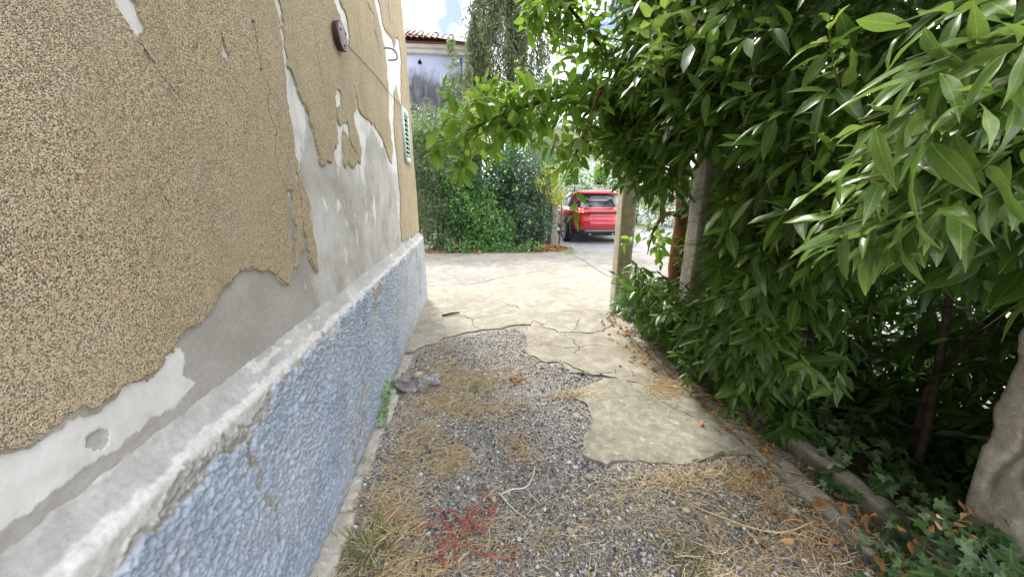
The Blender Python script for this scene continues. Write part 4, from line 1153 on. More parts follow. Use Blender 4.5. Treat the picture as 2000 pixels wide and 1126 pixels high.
# ---- laurel hedge along the planting bed
def xs(y, z):
    b = np.interp(z, [0.0, 0.3, 0.6, 0.9, 1.2, 1.6, 2.2, 3.0, 4.2], [1.98, 1.86, 1.74, 1.60, 1.42, 1.28, 1.18, 1.15, 1.3])
    b = b + 0.16 * fbm(y, z, 1.7, 3) + 0.10 * sstep(1.2, 0.6, y) * (z > 1)
    b = np.maximum(b, np.interp(z, [0, 0.55, 0.8, 1.6, 1.85], [0.0, 0.0, 1.0, 1.0, 0.0]) * (0.64 * y + 0.16) + 0.06 * fbm(y, z, 3, 2))
    b = np.maximum(b, np.where(z < 1.7, 0.46 * y + 0.12, 0.42 * y))
    return np.maximum(b, np.where((y < 1.45) & (z < 1.35), 2.5, 0))


def hollow(x, y, z):
    """the dark gap under the boughs"""
    return ((y - 1.30) / 0.55) ** 2 + ((z - 0.32) / 0.42) ** 2 < 1.0 + 0.35 * fbm(y, z, 4, 2)


lau = empty('laurel_hedge', (2.5, 2.0, 0), 'dark glossy laurel hedge overhanging the right side of the passage', 'hedge')
L = Leaves(); wd_ = Acc(); tr_ = Acc()
n = 3600
y = RNG.uniform(0.55, 3.75, n); z = np.where(RNG.uniform(0, 1, n) < 0.74, RNG.uniform(0.12, 2.6, n), RNG.uniform(2.6, 4.1, n))
x = xs(y, z) + np.minimum(RNG.exponential(0.22, n), 1.3) - 0.03
keep = ~((y > 1.7) & (y < 2.95) & (z > 0.75) & (z < 1.85) & (np.abs(x / y - 0.665) < 0.07) & (RNG.uniform(0, 1, n) < 0.9))
keep &= ~(hollow(x, y, z) & (x < 2.75)) & ~((y > 3.1) & (z > 1.1) & (z < 1.9)) & ~((y > 3.0) & (z < 0.3))
x, y, z = x[keep], y[keep], z[keep]; n = len(x)
dr = np.stack([-0.75 + RNG.normal(0, 0.35, n), -0.35 + RNG.normal(0, 0.45, n), 0.15 + RNG.normal(0, 0.4, n)], 1)
twigs(L, np.stack([x, y, z], 1), dr, RNG.uniform(0.16, 0.30, n), 8, 0.138, 0.75, 0.55, 0.55, wood=wd_)
# far side of the hedge
n = 1500
y = RNG.uniform(0.3, 3.6, n); z = 4.0 * RNG.uniform(0, 1, n) ** 1.5; x = np.where(z < 1.2, RNG.uniform(2.75, 3.3, n), RNG.uniform(2.2, 3.3, n))
twigs(L, np.stack([x, y, z], 1), RNG.normal(0, 1, (n, 3)), 0.25, 7, 0.16, 0.75, 0.55, 0.5)
n = 800
y = RNG.uniform(0.2, 3.4, n); z = RNG.uniform(0.0, 1.25, n); x = RNG.uniform(2.85, 3.7, n)
twigs(L, np.stack([x, y, z], 1), RNG.normal(0, 1, (n, 3)), 0.25, 7, 0.15, 0.75, 0.55, 0.5)
n = 800
y = RNG.uniform(0.2, 3.4, n); z = RNG.uniform(1.2, 4.4, n); x = RNG.uniform(1.9, 3.0, n)
twigs(L, np.stack([x, y, z], 1), RNG.normal(0, 1, (n, 3)), 0.28, 7, 0.19, 0.75, 0.55, 0.5)
for bx, by, tx, ty in ((2.55, 1.45, 1.9, 1.5), (2.62, 1.5, 2.7, 0.9), (2.5, 2.2, 1.8, 2.3), (2.6, 2.25, 2.3, 2.7), (2.55, 3.3, 1.9, 3.2)):
    pts = spline([(bx, by, -0.05), (bx - 0.05, by + 0.03, 0.6), (bx * 0.6 + tx * 0.4, by * 0.6 + ty * 0.4, 1.4), (tx, ty, 2.4), (tx - 0.2, ty, 3.6)], 16)
    tr_.tube(pts, np.linspace(0.021, 0.006, 16), 7)
wood_part(lau, tr_, M['bark'], 'stem'); wood_part(lau, wd_, M['twig'], 'twig')
L.drop(lambda x, y, z: (x / y > 1.7) & (z < 1.35) & (x < 2.5))
# a thin place in the hedge where the grey post shows
L.drop(lambda x, y, z: (y > 1.0) & (y < 3.2) & (z > 0.72 + 0.1 * fbm(x, y, 6, 2)) & (z < 1.8 + 0.1 * fbm(x, y, 5, 2)) & (np.abs(x / y - 0.672 + 0.02 * fbm(z, y, 5, 2)) < 0.058))
foliage(lau, L, T_LAUREL, M['laurel'], 300)
# young shoots standing out of the laurel
def shoot(root, pts, nl, size, mat, tp, r0=0.005, name='shoot', spread=0.9, up=0.25):
    a = Acc(); sp = spline(pts, 14); a.tube(sp, np.linspace(r0, r0 * 0.4, 14), 6)
    loc = Vector(root.location)
    me = a.mesh(name, M['twig'], True); me.transform(Matrix.Translation(-loc)); st = obj(name, me, root)
    shared = [mesh('leaf', V, [Q], mat, True, uv=UV) for V, Q, UV in tp]
    for k_ in range(nl):
        t = 0.25 + 0.75 * k_ / max(1, nl - 1); i = min(int(t * 13), 12)
        p = sp[i] + (sp[i + 1] - sp[i]) * (t * 13 - i); dd = nz_(sp[min(i + 1, 13)] - sp[i])
        ph = k_ * 2.4 + 0.5
        ref = np.cross(dd, [0.2, 1, 0.1]); ref = nz_(ref); r2 = np.cross(dd, ref)
        A_ = nz_(dd * 0.45 + (math.cos(ph) * ref + math.sin(ph) * r2) * spread + np.array([0, 0, up]) + RNG.normal(0, 0.15, 3))
        nn = np.array([-0.3, -0.5, 0.8]) + RNG.normal(0, 0.3, 3)
        sd_ = nz_(np.cross(A_, nn)); nn = np.cross(sd_, A_); s_ = size * RNG.uniform(0.75, 1.15) * (1.1 - 0.45 * t)
        m = np.eye(4); m[:3, 0] = sd_ * s_; m[:3, 1] = A_ * s_; m[:3, 2] = nn * s_; m[:3, 3] = p - np.array(loc)
        o = bpy.data.objects.new('leaf', shared[k_ % len(shared)]); COL.objects.link(o); o.parent = st
        o.matrix_parent_inverse = Matrix.Identity(4); o.matrix_local = Matrix(m.tolist())
    return st
shoot(lau, [(1.30, 1.08, 1.60), (1.19, 1.05, 1.75), (1.06, 1.04, 1.90), (0.98, 1.03, 2.04)], 13, 0.115, M['young'], T_YOUNG)
shoot(lau, [(1.47, 1.5, 1.28), (1.40, 1.55, 1.41), (1.19, 1.58, 1.56)], 11, 0.085, M['young'], T_YOUNG, 0.003)
shoot(lau, [(1.35, 1.6, 1.30), (1.28, 1.58, 1.45), (1.22, 1.56, 1.62)], 8, 0.05, M['young'], T_YOUNG, 0.003)
for q in range(5):
    b = np.array([0.86 + 0.055 * q, 1.78 + 0.04 * (q % 3), 2.08 + 0.05 * (q % 2)])
    shoot(lau, [b, b + [-0.04, -0.02, 0.12], b + [-0.06 + 0.03 * q, -0.03, 0.27]], 10, 0.115, M['young'], T_YOUNG, 0.003)

# ---- citrus tree over the passage
cit = empty('citrus_tree', (2.45, 3.95, 0), 'citrus tree with bright green bough reaching across the passage', 'tree')
L = Leaves(); wd_ = Acc(); tr_ = Acc()
tr_.tube(spline([(2.47, 3.95, -0.06), (2.46, 3.94, 0.5), (2.43, 3.92, 0.95), (2.40, 3.90, 1.25), (2.32, 3.85, 1.7)], 18), np.concatenate([np.linspace(0.13, 0.12, 6), np.linspace(0.13, 0.105, 6), np.linspace(0.095, 0.07, 6)]), 12)
limbs = [[(2.32, 3.85, 1.7), (1.8, 3.5, 2.15), (1.13, 3.05, 2.36), (0.62, 2.75, 2.24), (0.27, 2.55, 2.10), (-0.05, 2.42, 1.95)],
         [(2.32, 3.85, 1.7), (1.7, 3.6, 2.4), (1.1, 3.3, 2.75), (0.75, 3.1, 2.95), (0.55, 3.0, 2.95)],
         [(2.3, 3.85, 1.8), (1.9, 3.5, 2.6), (1.5, 3.1, 3.1), (1.1, 2.9, 3.5)],
         [(2.3, 3.85, 1.8), (2.2, 3.4, 2.4), (1.9, 2.9, 2.5), (1.5, 2.6, 2.55)],
         [(1.8, 3.5, 2.25), (1.4, 3.2, 2.2), (1.15, 3.0, 2.1), (1.0, 2.9, 2.0)],
         [(1.13, 3.05, 2.36), (0.9, 2.7, 2.25), (0.75, 2.5, 1.95), (0.62, 2.42, 1.72)],
         [(2.3, 3.9, 1.75), (2.6, 4.0, 2.6), (2.7, 3.9, 3.6)],
         [(2.4, 3.9, 1.3), (2.1, 3.75, 1.35), (1.9, 3.6, 1.2), (1.8, 3.5, 0.95)],
         [(2.3, 3.85, 1.85), (2.0, 3.7, 2.1), (1.7, 3.6, 2.1), (1.5, 3.4, 2.05)]]
cnt = [105, 80, 120, 140, 34, 14, 150, 9, 44]; sprd = [0.07, 0.09, 0.16, 0.2, 0.10, 0.05, 0.35, 0.10, 0.10]; tt = [0.3, 0.35, 0.3, 0.2, 0.2, 0.3, 0.2, 0.35, 0.2]
for lb, c_, sp_, t_ in zip(limbs, cnt, sprd, tt):
    r0 = 0.035 if lb[0][2] < 2.0 and lb[0][0] > 2 else 0.016
    tr_.tube(spline(lb, 22), np.linspace(r0, 0.004, 22), 7)
    p, dd = along(lb, c_, sp_, t_)
    twigs(L, p, dd * 0.8 + RNG.normal(0, 0.55, p.shape) + [0, 0, 0.1], RNG.uniform(0.16, 0.28, len(p)), 7, 0.125, 0.75, 0.5, 0.25, wood=wd_, sag=0.25)
t_ = wood_part(cit, tr_, M['rootbark'], 'trunk'); wood_part(cit, wd_, M['twig'], 'twig')
foliage(cit, L, T_CITRUS, M['citrus'], 300)
for b, e in (((0.75, 2.9, 2.5), (0.62, 2.85, 2.72)), ((1.1, 2.5, 2.4), (1.0, 2.45, 2.62)), ((0.45, 2.7, 2.25), (0.32, 2.65, 2.42)), ((1.35, 2.4, 2.5), (1.3, 2.35, 2.75))):
    b = np.array(b); e = np.array(e); shoot(cit, [b, (b + e) / 2 + [0.02, 0, 0], e], 8, 0.085, M['young'], T_YOUNG, 0.003)

# ---- broad-leaved bush right beside the camera
bro = empty('broad_leaf_bush', (1.9, 0.6, 0), 'near bush with large pale green pointed leaves at the right edge', 'bush')
L = Leaves(); tr_ = Acc(); wd_ = Acc()
tr_.tube(spline([(1.95, 0.6, -0.06), (1.92, 0.62, 0.6), (1.8, 0.62, 1.2), (1.65, 0.62, 1.6), (1.5, 0.6, 2.0)], 14), np.linspace(0.022, 0.008, 14), 8)
ends = [(0.84, 0.78, 1.50), (0.80, 0.72, 1.74), (0.85, 0.72, 1.62), (0.88, 0.76, 1.93), (0.86, 0.60, 1.76), (0.92, 0.66, 1.56), (1.0, 0.80, 1.50), (0.95, 0.84, 1.46), (0.88, 0.58, 1.84), (0.98, 0.62, 1.66), (0.86, 0.66, 1.70), (0.88, 0.80, 1.62), (1.05, 0.78, 1.60), (0.96, 0.86, 1.76), (1.02, 0.7, 1.76), (1.06, 0.66, 1.58), (1.0, 0.6, 1.9), (0.92, 0.70, 1.80), (1.15, 0.62, 1.75), (1.1, 0.8, 1.66), (0.80, 0.74, 1.66), (0.90, 0.74, 1.86), (0.84, 0.68, 1.82), (0.95, 0.78, 1.70), (0.86, 0.82, 1.54)]
for i, e in enumerate(ends):
    e = np.array(e); b = np.array([1.55, 0.66 + 0.03 * (i % 3), min(e[2] + 0.05, 1.98)])
    m1 = (b + e) / 2 + [0.0, 0.02, 0.07]
    sp = spline([b, m1, e], 10); tr_.tube(sp, np.linspace(0.006, 0.0022, 10), 6)
    twigs(L, sp[4:5], (e - sp[4])[None], np.linalg.norm(e - sp[4]), 17, 0.128, 0.7, 0.5, 0.48, sag=0.05, t0=0.0)
wood_part(bro, tr_, M['twig'], 'stem')
L.drop(lambda x, y, z: (x / y > 1.65) & (z < 1.42))
foliage(bro, L, T_BROAD, M['broad'], 300)
shoot(bro, [(1.25, 0.66, 1.86), (1.1, 0.66, 1.84), (0.99, 0.66, 1.83)], 5, 0.07, M['young'], T_YOUNG, 0.003)

# ---- ivy on the ground and climbing
def ivy(root, pts, nrm, size, mat=M['ivy'], single=0):
    L = Leaves(); n = len(pts)
    a = RNG.normal(0, 1, (n, 3)); a -= nrm * (a * nrm).sum(1)[:, None] * 0.85; a[:, 2] -= 0.25
    L.add(pts, a, nrm + RNG.normal(0, 0.35, (n, 3)), size * RNG.uniform(0.6, 1.25, n), RNG.uniform(0, 0.999, n))
    foliage(root, L, T_IVY, mat, single)
    return root
iv = empty('ivy_cover', (2.2, 1.6, 0)); tag(iv, 'dark ivy creeping over the bed between kerb and posts', 'ivy')
n = 2300
x = RNG.uniform(1.84, 2.9, n); y = RNG.uniform(0.55, 4.3, n); z = 0.02 + 0.10 * np.clip(fbm(x, y, 3, 2) + 0.35, 0, 1) * sstep(1.84, 2.1, x) + RNG.uniform(0, 0.06, n)
k_ = (fbm(x, y, 2.3, 2) > -0.28) & ~((x < 2.0) & (fbm(x, y, 5, 2) < 0.2))
nn = np.tile([-0.35, -0.4, 0.9], (k_.sum(), 1))
ivy(iv, np.stack([x, y, z], 1)[k_], nn, 0.062, single=120)
iv2 = empty('ivy_clump', (1.98, 4.3, 0)); tag(iv2, 'small ivy clump climbing the foot of the yellowish post', 'ivy')
n = 420
an = RNG.uniform(0, 6.28, n); rr_ = np.abs(RNG.normal(0, 0.16, n)); z = RNG.uniform(0.0, 0.36, n) * (1 - rr_ * 1.6)
ivy(iv2, np.stack([2.0 + rr_ * np.cos(an) * 0.9, 4.24 + rr_ * np.sin(an) * 0.7, np.abs(z) + 0.02], 1), np.stack([np.cos(an) * 0.5 - 0.3, np.sin(an) * 0.5 - 0.4, 0.6 + 0 * an], 1), 0.05, M['sprig'])
iv3 = empty('ivy_bank', (1.95, 3.2, 0)); tag(iv3, 'bank of mixed ivy spilling over the kerb below the grey post', 'ivy')
n = 1500
y = RNG.uniform(2.35, 4.15, n); z = RNG.uniform(0.02, 0.62, n) * np.interp(y, [2.3, 3.0, 4.2], [1.0, 1.0, 0.5]); x = 1.86 + 0.10 * fbm(y, z, 3, 2) + 0.12 * z + RNG.exponential(0.10, n)
ivy(iv3, np.stack([x, y, z], 1), np.tile([-0.7, -0.4, 0.5], (n, 1)), 0.058, single=80)
iv4 = empty('ivy_clump', (2.0, 0.85, 0)); tag(iv4, 'ivy clump with browned leaves at the foot of the cracked post', 'ivy')
n = 420
x = RNG.normal(2.02, 0.16, n); y = RNG.normal(0.93, 0.10, n); z = RNG.uniform(0.02, 0.24, n) * np.clip(1.2 - np.abs(x - 2.02) * 3, 0.15, 1)
ivy(iv4, np.stack([x, y, z], 1), np.tile([-0.4, -0.5, 0.7], (n, 1)), 0.058, single=100)
isp = empty('ivy_sprig', (-0.70, 2.45, 0)); tag(isp, 'small variegated ivy sprig growing from the foot of the blue plinth', 'ivy')
n = 34
y = RNG.uniform(2.2, 2.62, n); z = 0.02 + RNG.uniform(0, 0.16, n) * sstep(2.15, 2.5, y)
ivy(isp, np.stack([-0.715 + RNG.uniform(0, 0.05, n), y, z], 1), np.tile([0.8, -0.5, 0.4], (n, 1)), 0.055, M['sprig'], 34)

# ---- yard shrubs
def shrub(name, label, blobs, n, size, tpls, mat, per=14, wood=True, sig=0.10, cat='shrub', group=None, single=0, droop=0.15, base=None):
    b0 = blobs[0]; root = empty(name, base or (b0[0], b0[1], 0), label, cat, group)
    L = Leaves(); vol = np.array([b[3] * b[4] * b[5] for b in blobs]) ** 0.67; vol /= vol.sum()
    for b, f in zip(blobs, vol):
        nc = max(3, int(n * f / per)); c = np.array(b[:3]); r_ = np.array(b[3:6])
        dv = nz_(RNG.normal(0, 1, (nc, 3))); dv[:, 1] = np.where(RNG.uniform(0, 1, nc) < 0.6, -np.abs(dv[:, 1]), dv[:, 1])
        rad = np.where(RNG.uniform(0, 1, nc) < 0.75, RNG.uniform(0.82, 1.08, nc), RNG.uniform(0.4, 0.85, nc)) * (1 + 0.25 * fbm(dv[:, 0] * 3 + c[0], dv[:, 2] * 3 + c[2], 1.3, 2))
        cp = c + dv * r_ * rad[:, None]
        cp = cp[cp[:, 2] > 0.03]; dv = nz_(dv[:len(cp)]); nc = len(cp)
        tint = RNG.uniform(0, 1, nc)
        P = np.repeat(cp, per, 0) + RNG.normal(0, sig, (nc * per, 3)); D = np.repeat(dv, per, 0)
        P[:, 2] = np.abs(P[:, 2])
        A_ = D * 0.6 + RNG.normal(0, 0.7, P.shape) + [0, 0, -droop]
        L.add(P, A_, D * 0.5 + [0, 0, 0.7] + RNG.normal(0, 0.4, P.shape), size * RNG.uniform(0.65, 1.25, len(P)), np.clip(np.repeat(tint, per) * 0.7 + RNG.uniform(0, 0.3, len(P)), 0, 0.999))
    a = Acc()
    for q in range(4):
        bx = blobs[q % len(blobs)]
        a.tube(spline([(bx[0] + 0.08 * q - 0.1, bx[1] + 0.05, -0.06), (bx[0] + 0.05 * q, bx[1], bx[2] * 0.6), (bx[0] + 0.15 * (q - 1.5), bx[1], bx[2] + bx[5] * 0.6)], 8), np.linspace(0.03, 0.008, 8), 6)
    wood_part(root, a, M['bark'], 'stem')
    foliage(root, L, tpls, mat, single)
    return root


shrub('oleander_shrub', 'tall grey-green oleander shrub nearest the house corner', [(-1.0, 10.0, 1.0, 0.62, 0.6, 1.1), (-0.9, 10.2, 2.3, 0.75, 0.6, 0.95), (-1.6, 10.2, 1.7, 0.6, 0.6, 1.5), (-1.15, 10.3, 3.15, 0.42, 0.35, 0.5), (-0.55, 10.4, 3.0, 0.35, 0.3, 0.45)], 7800, 0.15, T_NARROW, M['oleander'])
shrub('climber_shrub', 'bright green leafy climber sprawling down the middle of the yard hedge', [(-0.3, 9.85, 1.25, 0.45, 0.35, 0.6), (0.25, 9.75, 0.75, 0.45, 0.4, 0.75), (0.65, 9.7, 0.55, 0.4, 0.35, 0.55), (-0.5, 9.95, 1.8, 0.4, 0.35, 0.4)], 4200, 0.095, T_SMALL, M['climber'])
shrub('privet_shrub', 'dense blue-green privet shrub behind the climber', [(0.0, 10.3, 1.2, 0.95, 0.7, 1.25), (0.5, 10.3, 1.9, 0.8, 0.6, 0.9), (-0.4, 10.3, 0.5, 0.9, 0.6, 0.6), (0.55, 10.7, 1.5, 0.8, 0.4, 1.3), (-0.4, 10.9, 1.9, 0.7, 0.4, 1.1)], 14500, 0.085, T_SMALL, M['privet'])
lem = shrub('lemon_shrub', 'dark lemon shrub with a few yellow fruits beside the short post', [(1.35, 10.15, 1.05, 0.65, 0.55, 1.1), (1.25, 10.3, 1.9, 0.65, 0.5, 0.75), (1.75, 10.3, 0.75, 0.42, 0.5, 0.85), (1.2, 10.8, 1.3, 0.8, 0.4, 1.3)], 10000, 0.10, T_SMALL, M['lemonleaf'])
for p in ((1.15, 9.62, 1.62), (1.5, 9.60, 0.75), (0.85, 9.75, 2.05)):
    a = Acc(); a.lathe([(0.0, -0.05), (0.012, -0.046), (0.035, -0.02), (0.038, 0.005), (0.028, 0.03), (0.008, 0.045), (0.0, 0.048)], 12); o = obj('lemon', a.mesh('lemon', M['lemon'], True), lem); o.location = Vector(p) - Vector(lem.location)
shrub('yellow_vine', 'yellowed vine spilling over the short pale post', [(2.25, 10.2, 1.55, 0.24, 0.22, 0.30), (2.15, 10.2, 2.0, 0.22, 0.2, 0.22), (2.42, 10.2, 1.42, 0.16, 0.16, 0.18), (1.75, 9.9, 1.72, 0.16, 0.14, 0.16)], 900, 0.085, T_SMALL, M['yellow'], cat='vine', sig=0.06)
shrub('arching_shrub', 'thin arching grey shrub rising behind the short post', [(2.0, 10.9, 2.1, 0.5, 0.4, 0.5)], 900, 0.085, T_SMALL, M['privet'], sig=0.14)
shrub('low_weeds', 'low fresh green weeds along the foot of the yard hedge', [(-0.4, 9.45, 0.12, 0.75, 0.18, 0.16), (0.9, 9.4, 0.12, 0.7, 0.16, 0.15), (1.6, 9.35, 0.10, 0.4, 0.15, 0.14)], 1100, 0.085, T_SMALL, M['climber'], cat='weeds', sig=0.06)
sap = empty('sapling', (-0.48, 10.7, 0), 'slim young tree with pale leaves in front of the stained wall', 'tree')
L = Leaves(); a = Acc(); a.tube([(-0.48, 10.7, -0.06), (-0.47, 10.68, 2.5), (-0.45, 10.7, 4.2), (-0.44, 10.7, 5.3)], [0.03, 0.02, 0.012, 0.004], 6)
n = 130; z = RNG.uniform(2.6, 5.35, n); an = RNG.uniform(0, 6.28, n)
twigs(L, np.stack([-0.45 + 0 * z, 10.7 + 0 * z, z], 1), np.stack([np.cos(an), np.sin(an), 0.5 + 0 * an], 1), np.interp(z, [2.6, 4.3, 5.35], [0.5, 0.36, 0.1]), 8, 0.10, 0.8, 0.5, 0.3)
wood_part(sap, a, M['bark'], 'trunk'); foliage(sap, L, T_SMALL, M['oleander'])
shrub('yellow_tipped_shrub', 'shrub with yellow tips below the hanging conifer', [(-0.05, 10.4, 3.2, 0.35, 0.3, 0.45), (0.0, 10.35, 3.75, 0.14, 0.14, 0.3), (0.3, 10.4, 2.75, 0.4, 0.3, 0.4)], 1000, 0.10, T_NARROW, M['yellow'], sig=0.08)
shrub('pale_shrub', 'pale leafy shrub at the foot of the stained wall', [(-1.2, 11.0, 3.0, 0.7, 0.4, 0.5), (-0.5, 11.0, 2.9, 0.6, 0.4, 0.5), (0.3, 10.9, 2.8, 0.6, 0.4, 0.5), (-0.2, 11.0, 3.4, 0.45, 0.35, 0.45), (0.9, 11.0, 2.6, 0.5, 0.4, 0.45)], 5200, 0.10, T_SMALL, M['climber'], sig=0.12)
BG = 'shrubs closing the far side of the drive'
for i, (lab, bl_, mt) in enumerate([('mid green shrub right behind the red car roof', [(4.2, 17.5, 1.3, 1.7, 1.0, 1.5), (3.0, 17.8, 1.2, 1.2, 0.9, 1.3)], 'climber'),
                                   ('dark shrub between the two nearer posts beyond the drive', [(6.3, 16.8, 1.5, 1.4, 1.0, 1.7), (7.6, 16.4, 1.4, 1.2, 1.0, 1.5)], 'privet'),
                                   ('olive shrub at the far right of the drive', [(9.4, 15.6, 1.4, 1.6, 1.2, 1.6), (11.6, 14.6, 1.4, 1.6, 1.2, 1.6)], 'oleander'),
                                   ('tall dark shrub behind the passage hedge', [(13.6, 12.8, 1.5, 1.4, 1.6, 1.8), (14.6, 10.0, 1.5, 1.2, 1.8, 1.8)], 'privet'),
                                   ('wide shrub at the right edge of the bright yard', [(15.0, 6.5, 1.4, 1.2, 2.2, 1.7), (15.0, 2.5, 1.4, 1.2, 2.4, 1.7)], 'climber')]):
    shrub('drive_shrub', lab, bl_, 5200, 0.14, T_SMALL, M[mt], sig=0.16, group=BG)

# ---- hanging conifer
def conifer(name, label, x, y, z0, z1, rad, n, sc=1.0):
    root = empty(name, (x, y, 0), label, 'tree')
    a = Acc(); a.tube([(x, y, -0.06), (x + 0.05, y, z1 * 0.5), (x, y, z1)], [0.22 * sc, 0.14 * sc, 0.03], 8)
    L = Leaves()
    zz = z0 + (z1 - z0) * RNG.uniform(0, 1, n) ** 0.9; f = (zz - z0) / (z1 - z0)
    R_ = rad * np.interp(f, [0, 0.1, 0.5, 0.85, 1], [0.55, 0.95, 1.0, 0.6, 0.1]); an = RNG.uniform(0, 6.28, n)
    lob = 1 + 0.28 * np.sin(an * 3 + zz * 1.3) + 0.25 * RNG.normal(0, 0.5, n)
    px2, py2 = x + R_ * lob * np.cos(an), y + R_ * lob * np.sin(an)
    tint = RNG.uniform(0, 1, n)
    for k_ in range(15):
        t = k_ / 14
        P = np.stack([px2 + 0.06 * np.sin(zz * 7 + t * 3) + RNG.normal(0, 0.035, n), py2 + RNG.normal(0, 0.035, n), zz - t * 0.75 * sc + RNG.normal(0, 0.02, n)], 1)
        A_ = np.stack([np.cos(an) * 0.35 + RNG.normal(0, 0.5, n), np.sin(an) * 0.35 + RNG.normal(0, 0.5, n), -0.9 + RNG.normal(0, 0.3, n)], 1)
        L.add(P, A_, RNG.normal(0, 1, (n, 3)), 0.16 * sc * RNG.uniform(0.6, 1.3, n), np.clip(tint * 0.7 + RNG.uniform(0, 0.3, n), 0, 0.999))
    for k_ in range(26):
        zc = z0 + (z1 - z0) * (k_ + 0.5) / 26; q = k_ * 2.4
        a.tube([(x, y, zc), (x + rad * 0.5 * math.cos(q), y + rad * 0.5 * math.sin(q), zc + 0.25), (x + rad * 0.9 * math.cos(q), y + rad * 0.9 * math.sin(q), zc + 0.1)], [0.035 * sc, 0.02, 0.006], 5)
    wood_part(root, a, M['bark'], 'trunk'); foliage(root, L, T_NEEDLE, M['conifer'], name='crown')
conifer('hanging_conifer', 'tall conifer with hanging sprays against the sky', 1.3, 13.2, 4.0, 9.6, 1.0, 2000)
conifer('hanging_conifer', 'thin drooping conifer leader beside the blue house corner', 0.15, 12.6, 3.9, 6.7, 0.30, 260, 0.8)
shrub('garden_tree', 'leafy tree behind the conifer filling the gap above the car', [(3.3, 15.5, 3.4, 1.2, 0.9, 0.9), (2.2, 14.5, 3.3, 0.8, 0.7, 1.0)], 1900, 0.13, T_SMALL, M['privet'], cat='tree', sig=0.2)
#@@DEBRIS
# ------------------------------------------------------------------ things lying on the ground
GRAV = [(-0.66, 0.7), (-0.66, 1.266), (-0.66, 1.589), (-0.65, 2.068), (-0.654, 2.476), (-0.647, 2.863), (-0.60, 3.40), (-0.456, 3.601), (-0.298, 3.723), (0.107, 3.85), (0.466, 3.95), (0.54, 3.7), (0.502, 3.249), (0.62, 3.036), (0.80, 2.95), (1.1, 2.70), (1.5, 2.5), (1.2, 2.52), (0.80, 2.54), (0.74, 2.42), (0.84, 2.3), (0.784, 2.075), (0.698, 1.975), (0.624, 1.791), (0.745, 1.69), (1.002, 1.70), (1.147, 1.66), (1.39, 1.67), (1.70, 1.69), (1.71, 0.7)]
def gz(x, y):
    x = np.asarray(x, float); y = np.asarray(y, float)
    inside = inpoly(x, y, GRAV)
    return np.where(inside, bedz(x, y) + 0.004, np.where((x > -0.74) & (x < 1.71), 0.012, np.where(x > 1.71, 0.03, 0.02)))


def bake_simple(name, V, Q, P, Mx, mat, rnd, label, cat):
    B = np.einsum('nij,kj->nki', Mx, V) + P[:, None]
    F = (Q[None] + (np.arange(len(P)) * len(V))[:, None, None]).reshape(-1, Q.shape[1])
    return tag(obj(name, mesh(name, B.reshape(-1, 3), [F], mat, False, rnd=np.repeat(rnd, len(V)))), label, cat, None, 'stuff')


def rotm(n, tilt=1.0):
    q = RNG.normal(0, 1, (n, 4)); q[:, 1:3] *= tilt; q /= np.linalg.norm(q, axis=1)[:, None]
    w, x, y, z = q.T
    return np.stack([np.stack([1 - 2 * (y * y + z * z), 2 * (x * y - z * w), 2 * (x * z + y * w)], -1), np.stack([2 * (x * y + z * w), 1 - 2 * (x * x + z * z), 2 * (y * z - x * w)], -1), np.stack([2 * (x * z - y * w), 2 * (y * z + x * w), 1 - 2 * (x * x + y * y)], -1)], -2)


ph_ = (1 + 5 ** 0.5) / 2
ICO = np.array([(-1, ph_, 0), (1, ph_, 0), (-1, -ph_, 0), (1, -ph_, 0), (0, -1, ph_), (0, 1, ph_), (0, -1, -ph_), (0, 1, -ph_), (ph_, 0, -1), (ph_, 0, 1), (-ph_, 0, -1), (-ph_, 0, 1)], float)
ICO /= np.linalg.norm(ICO[0]); ICO *= np.random.default_rng(2).uniform(0.75, 1.2, (12, 1))
ICOF = np.array([(0, 11, 5), (0, 5, 1), (0, 1, 7), (0, 7, 10), (0, 10, 11), (1, 5, 9), (5, 11, 4), (11, 10, 2), (10, 7, 6), (7, 1, 8), (3, 9, 4), (3, 4, 2), (3, 2, 6), (3, 6, 8), (3, 8, 9), (4, 9, 5), (2, 4, 11), (6, 2, 10), (8, 6, 7), (9, 8, 1)])
n = 62000
y = 0.7 + 3.3 * RNG.uniform(0, 1, n) ** 1.35; x = RNG.uniform(-0.68, 1.72, n)
k_ = inpoly(x, y, GRAV) & (fbm(x, y, 1.6, 3) + RNG.uniform(-0.5, 0.5, n) > -0.35); x, y = x[k_], y[k_]; n = len(x)
s_ = 0.0024 + 0.0022 * RNG.exponential(1, n); s_ = np.minimum(s_, 0.014) * np.where(RNG.uniform(0, 1, n) < 0.008, 1.9, 1.0)
Mx = rotm(n) * s_[:, None, None]; Mx[:, 2, :] *= 0.7
bake_simple('gravel', ICO, ICOF, np.stack([x, y, gz(x, y) + s_ * 0.25], 1), Mx, M['gravel'], RNG.uniform(0, 0.999, n), 'dark crumbled gravel covering the passage floor', 'gravel')

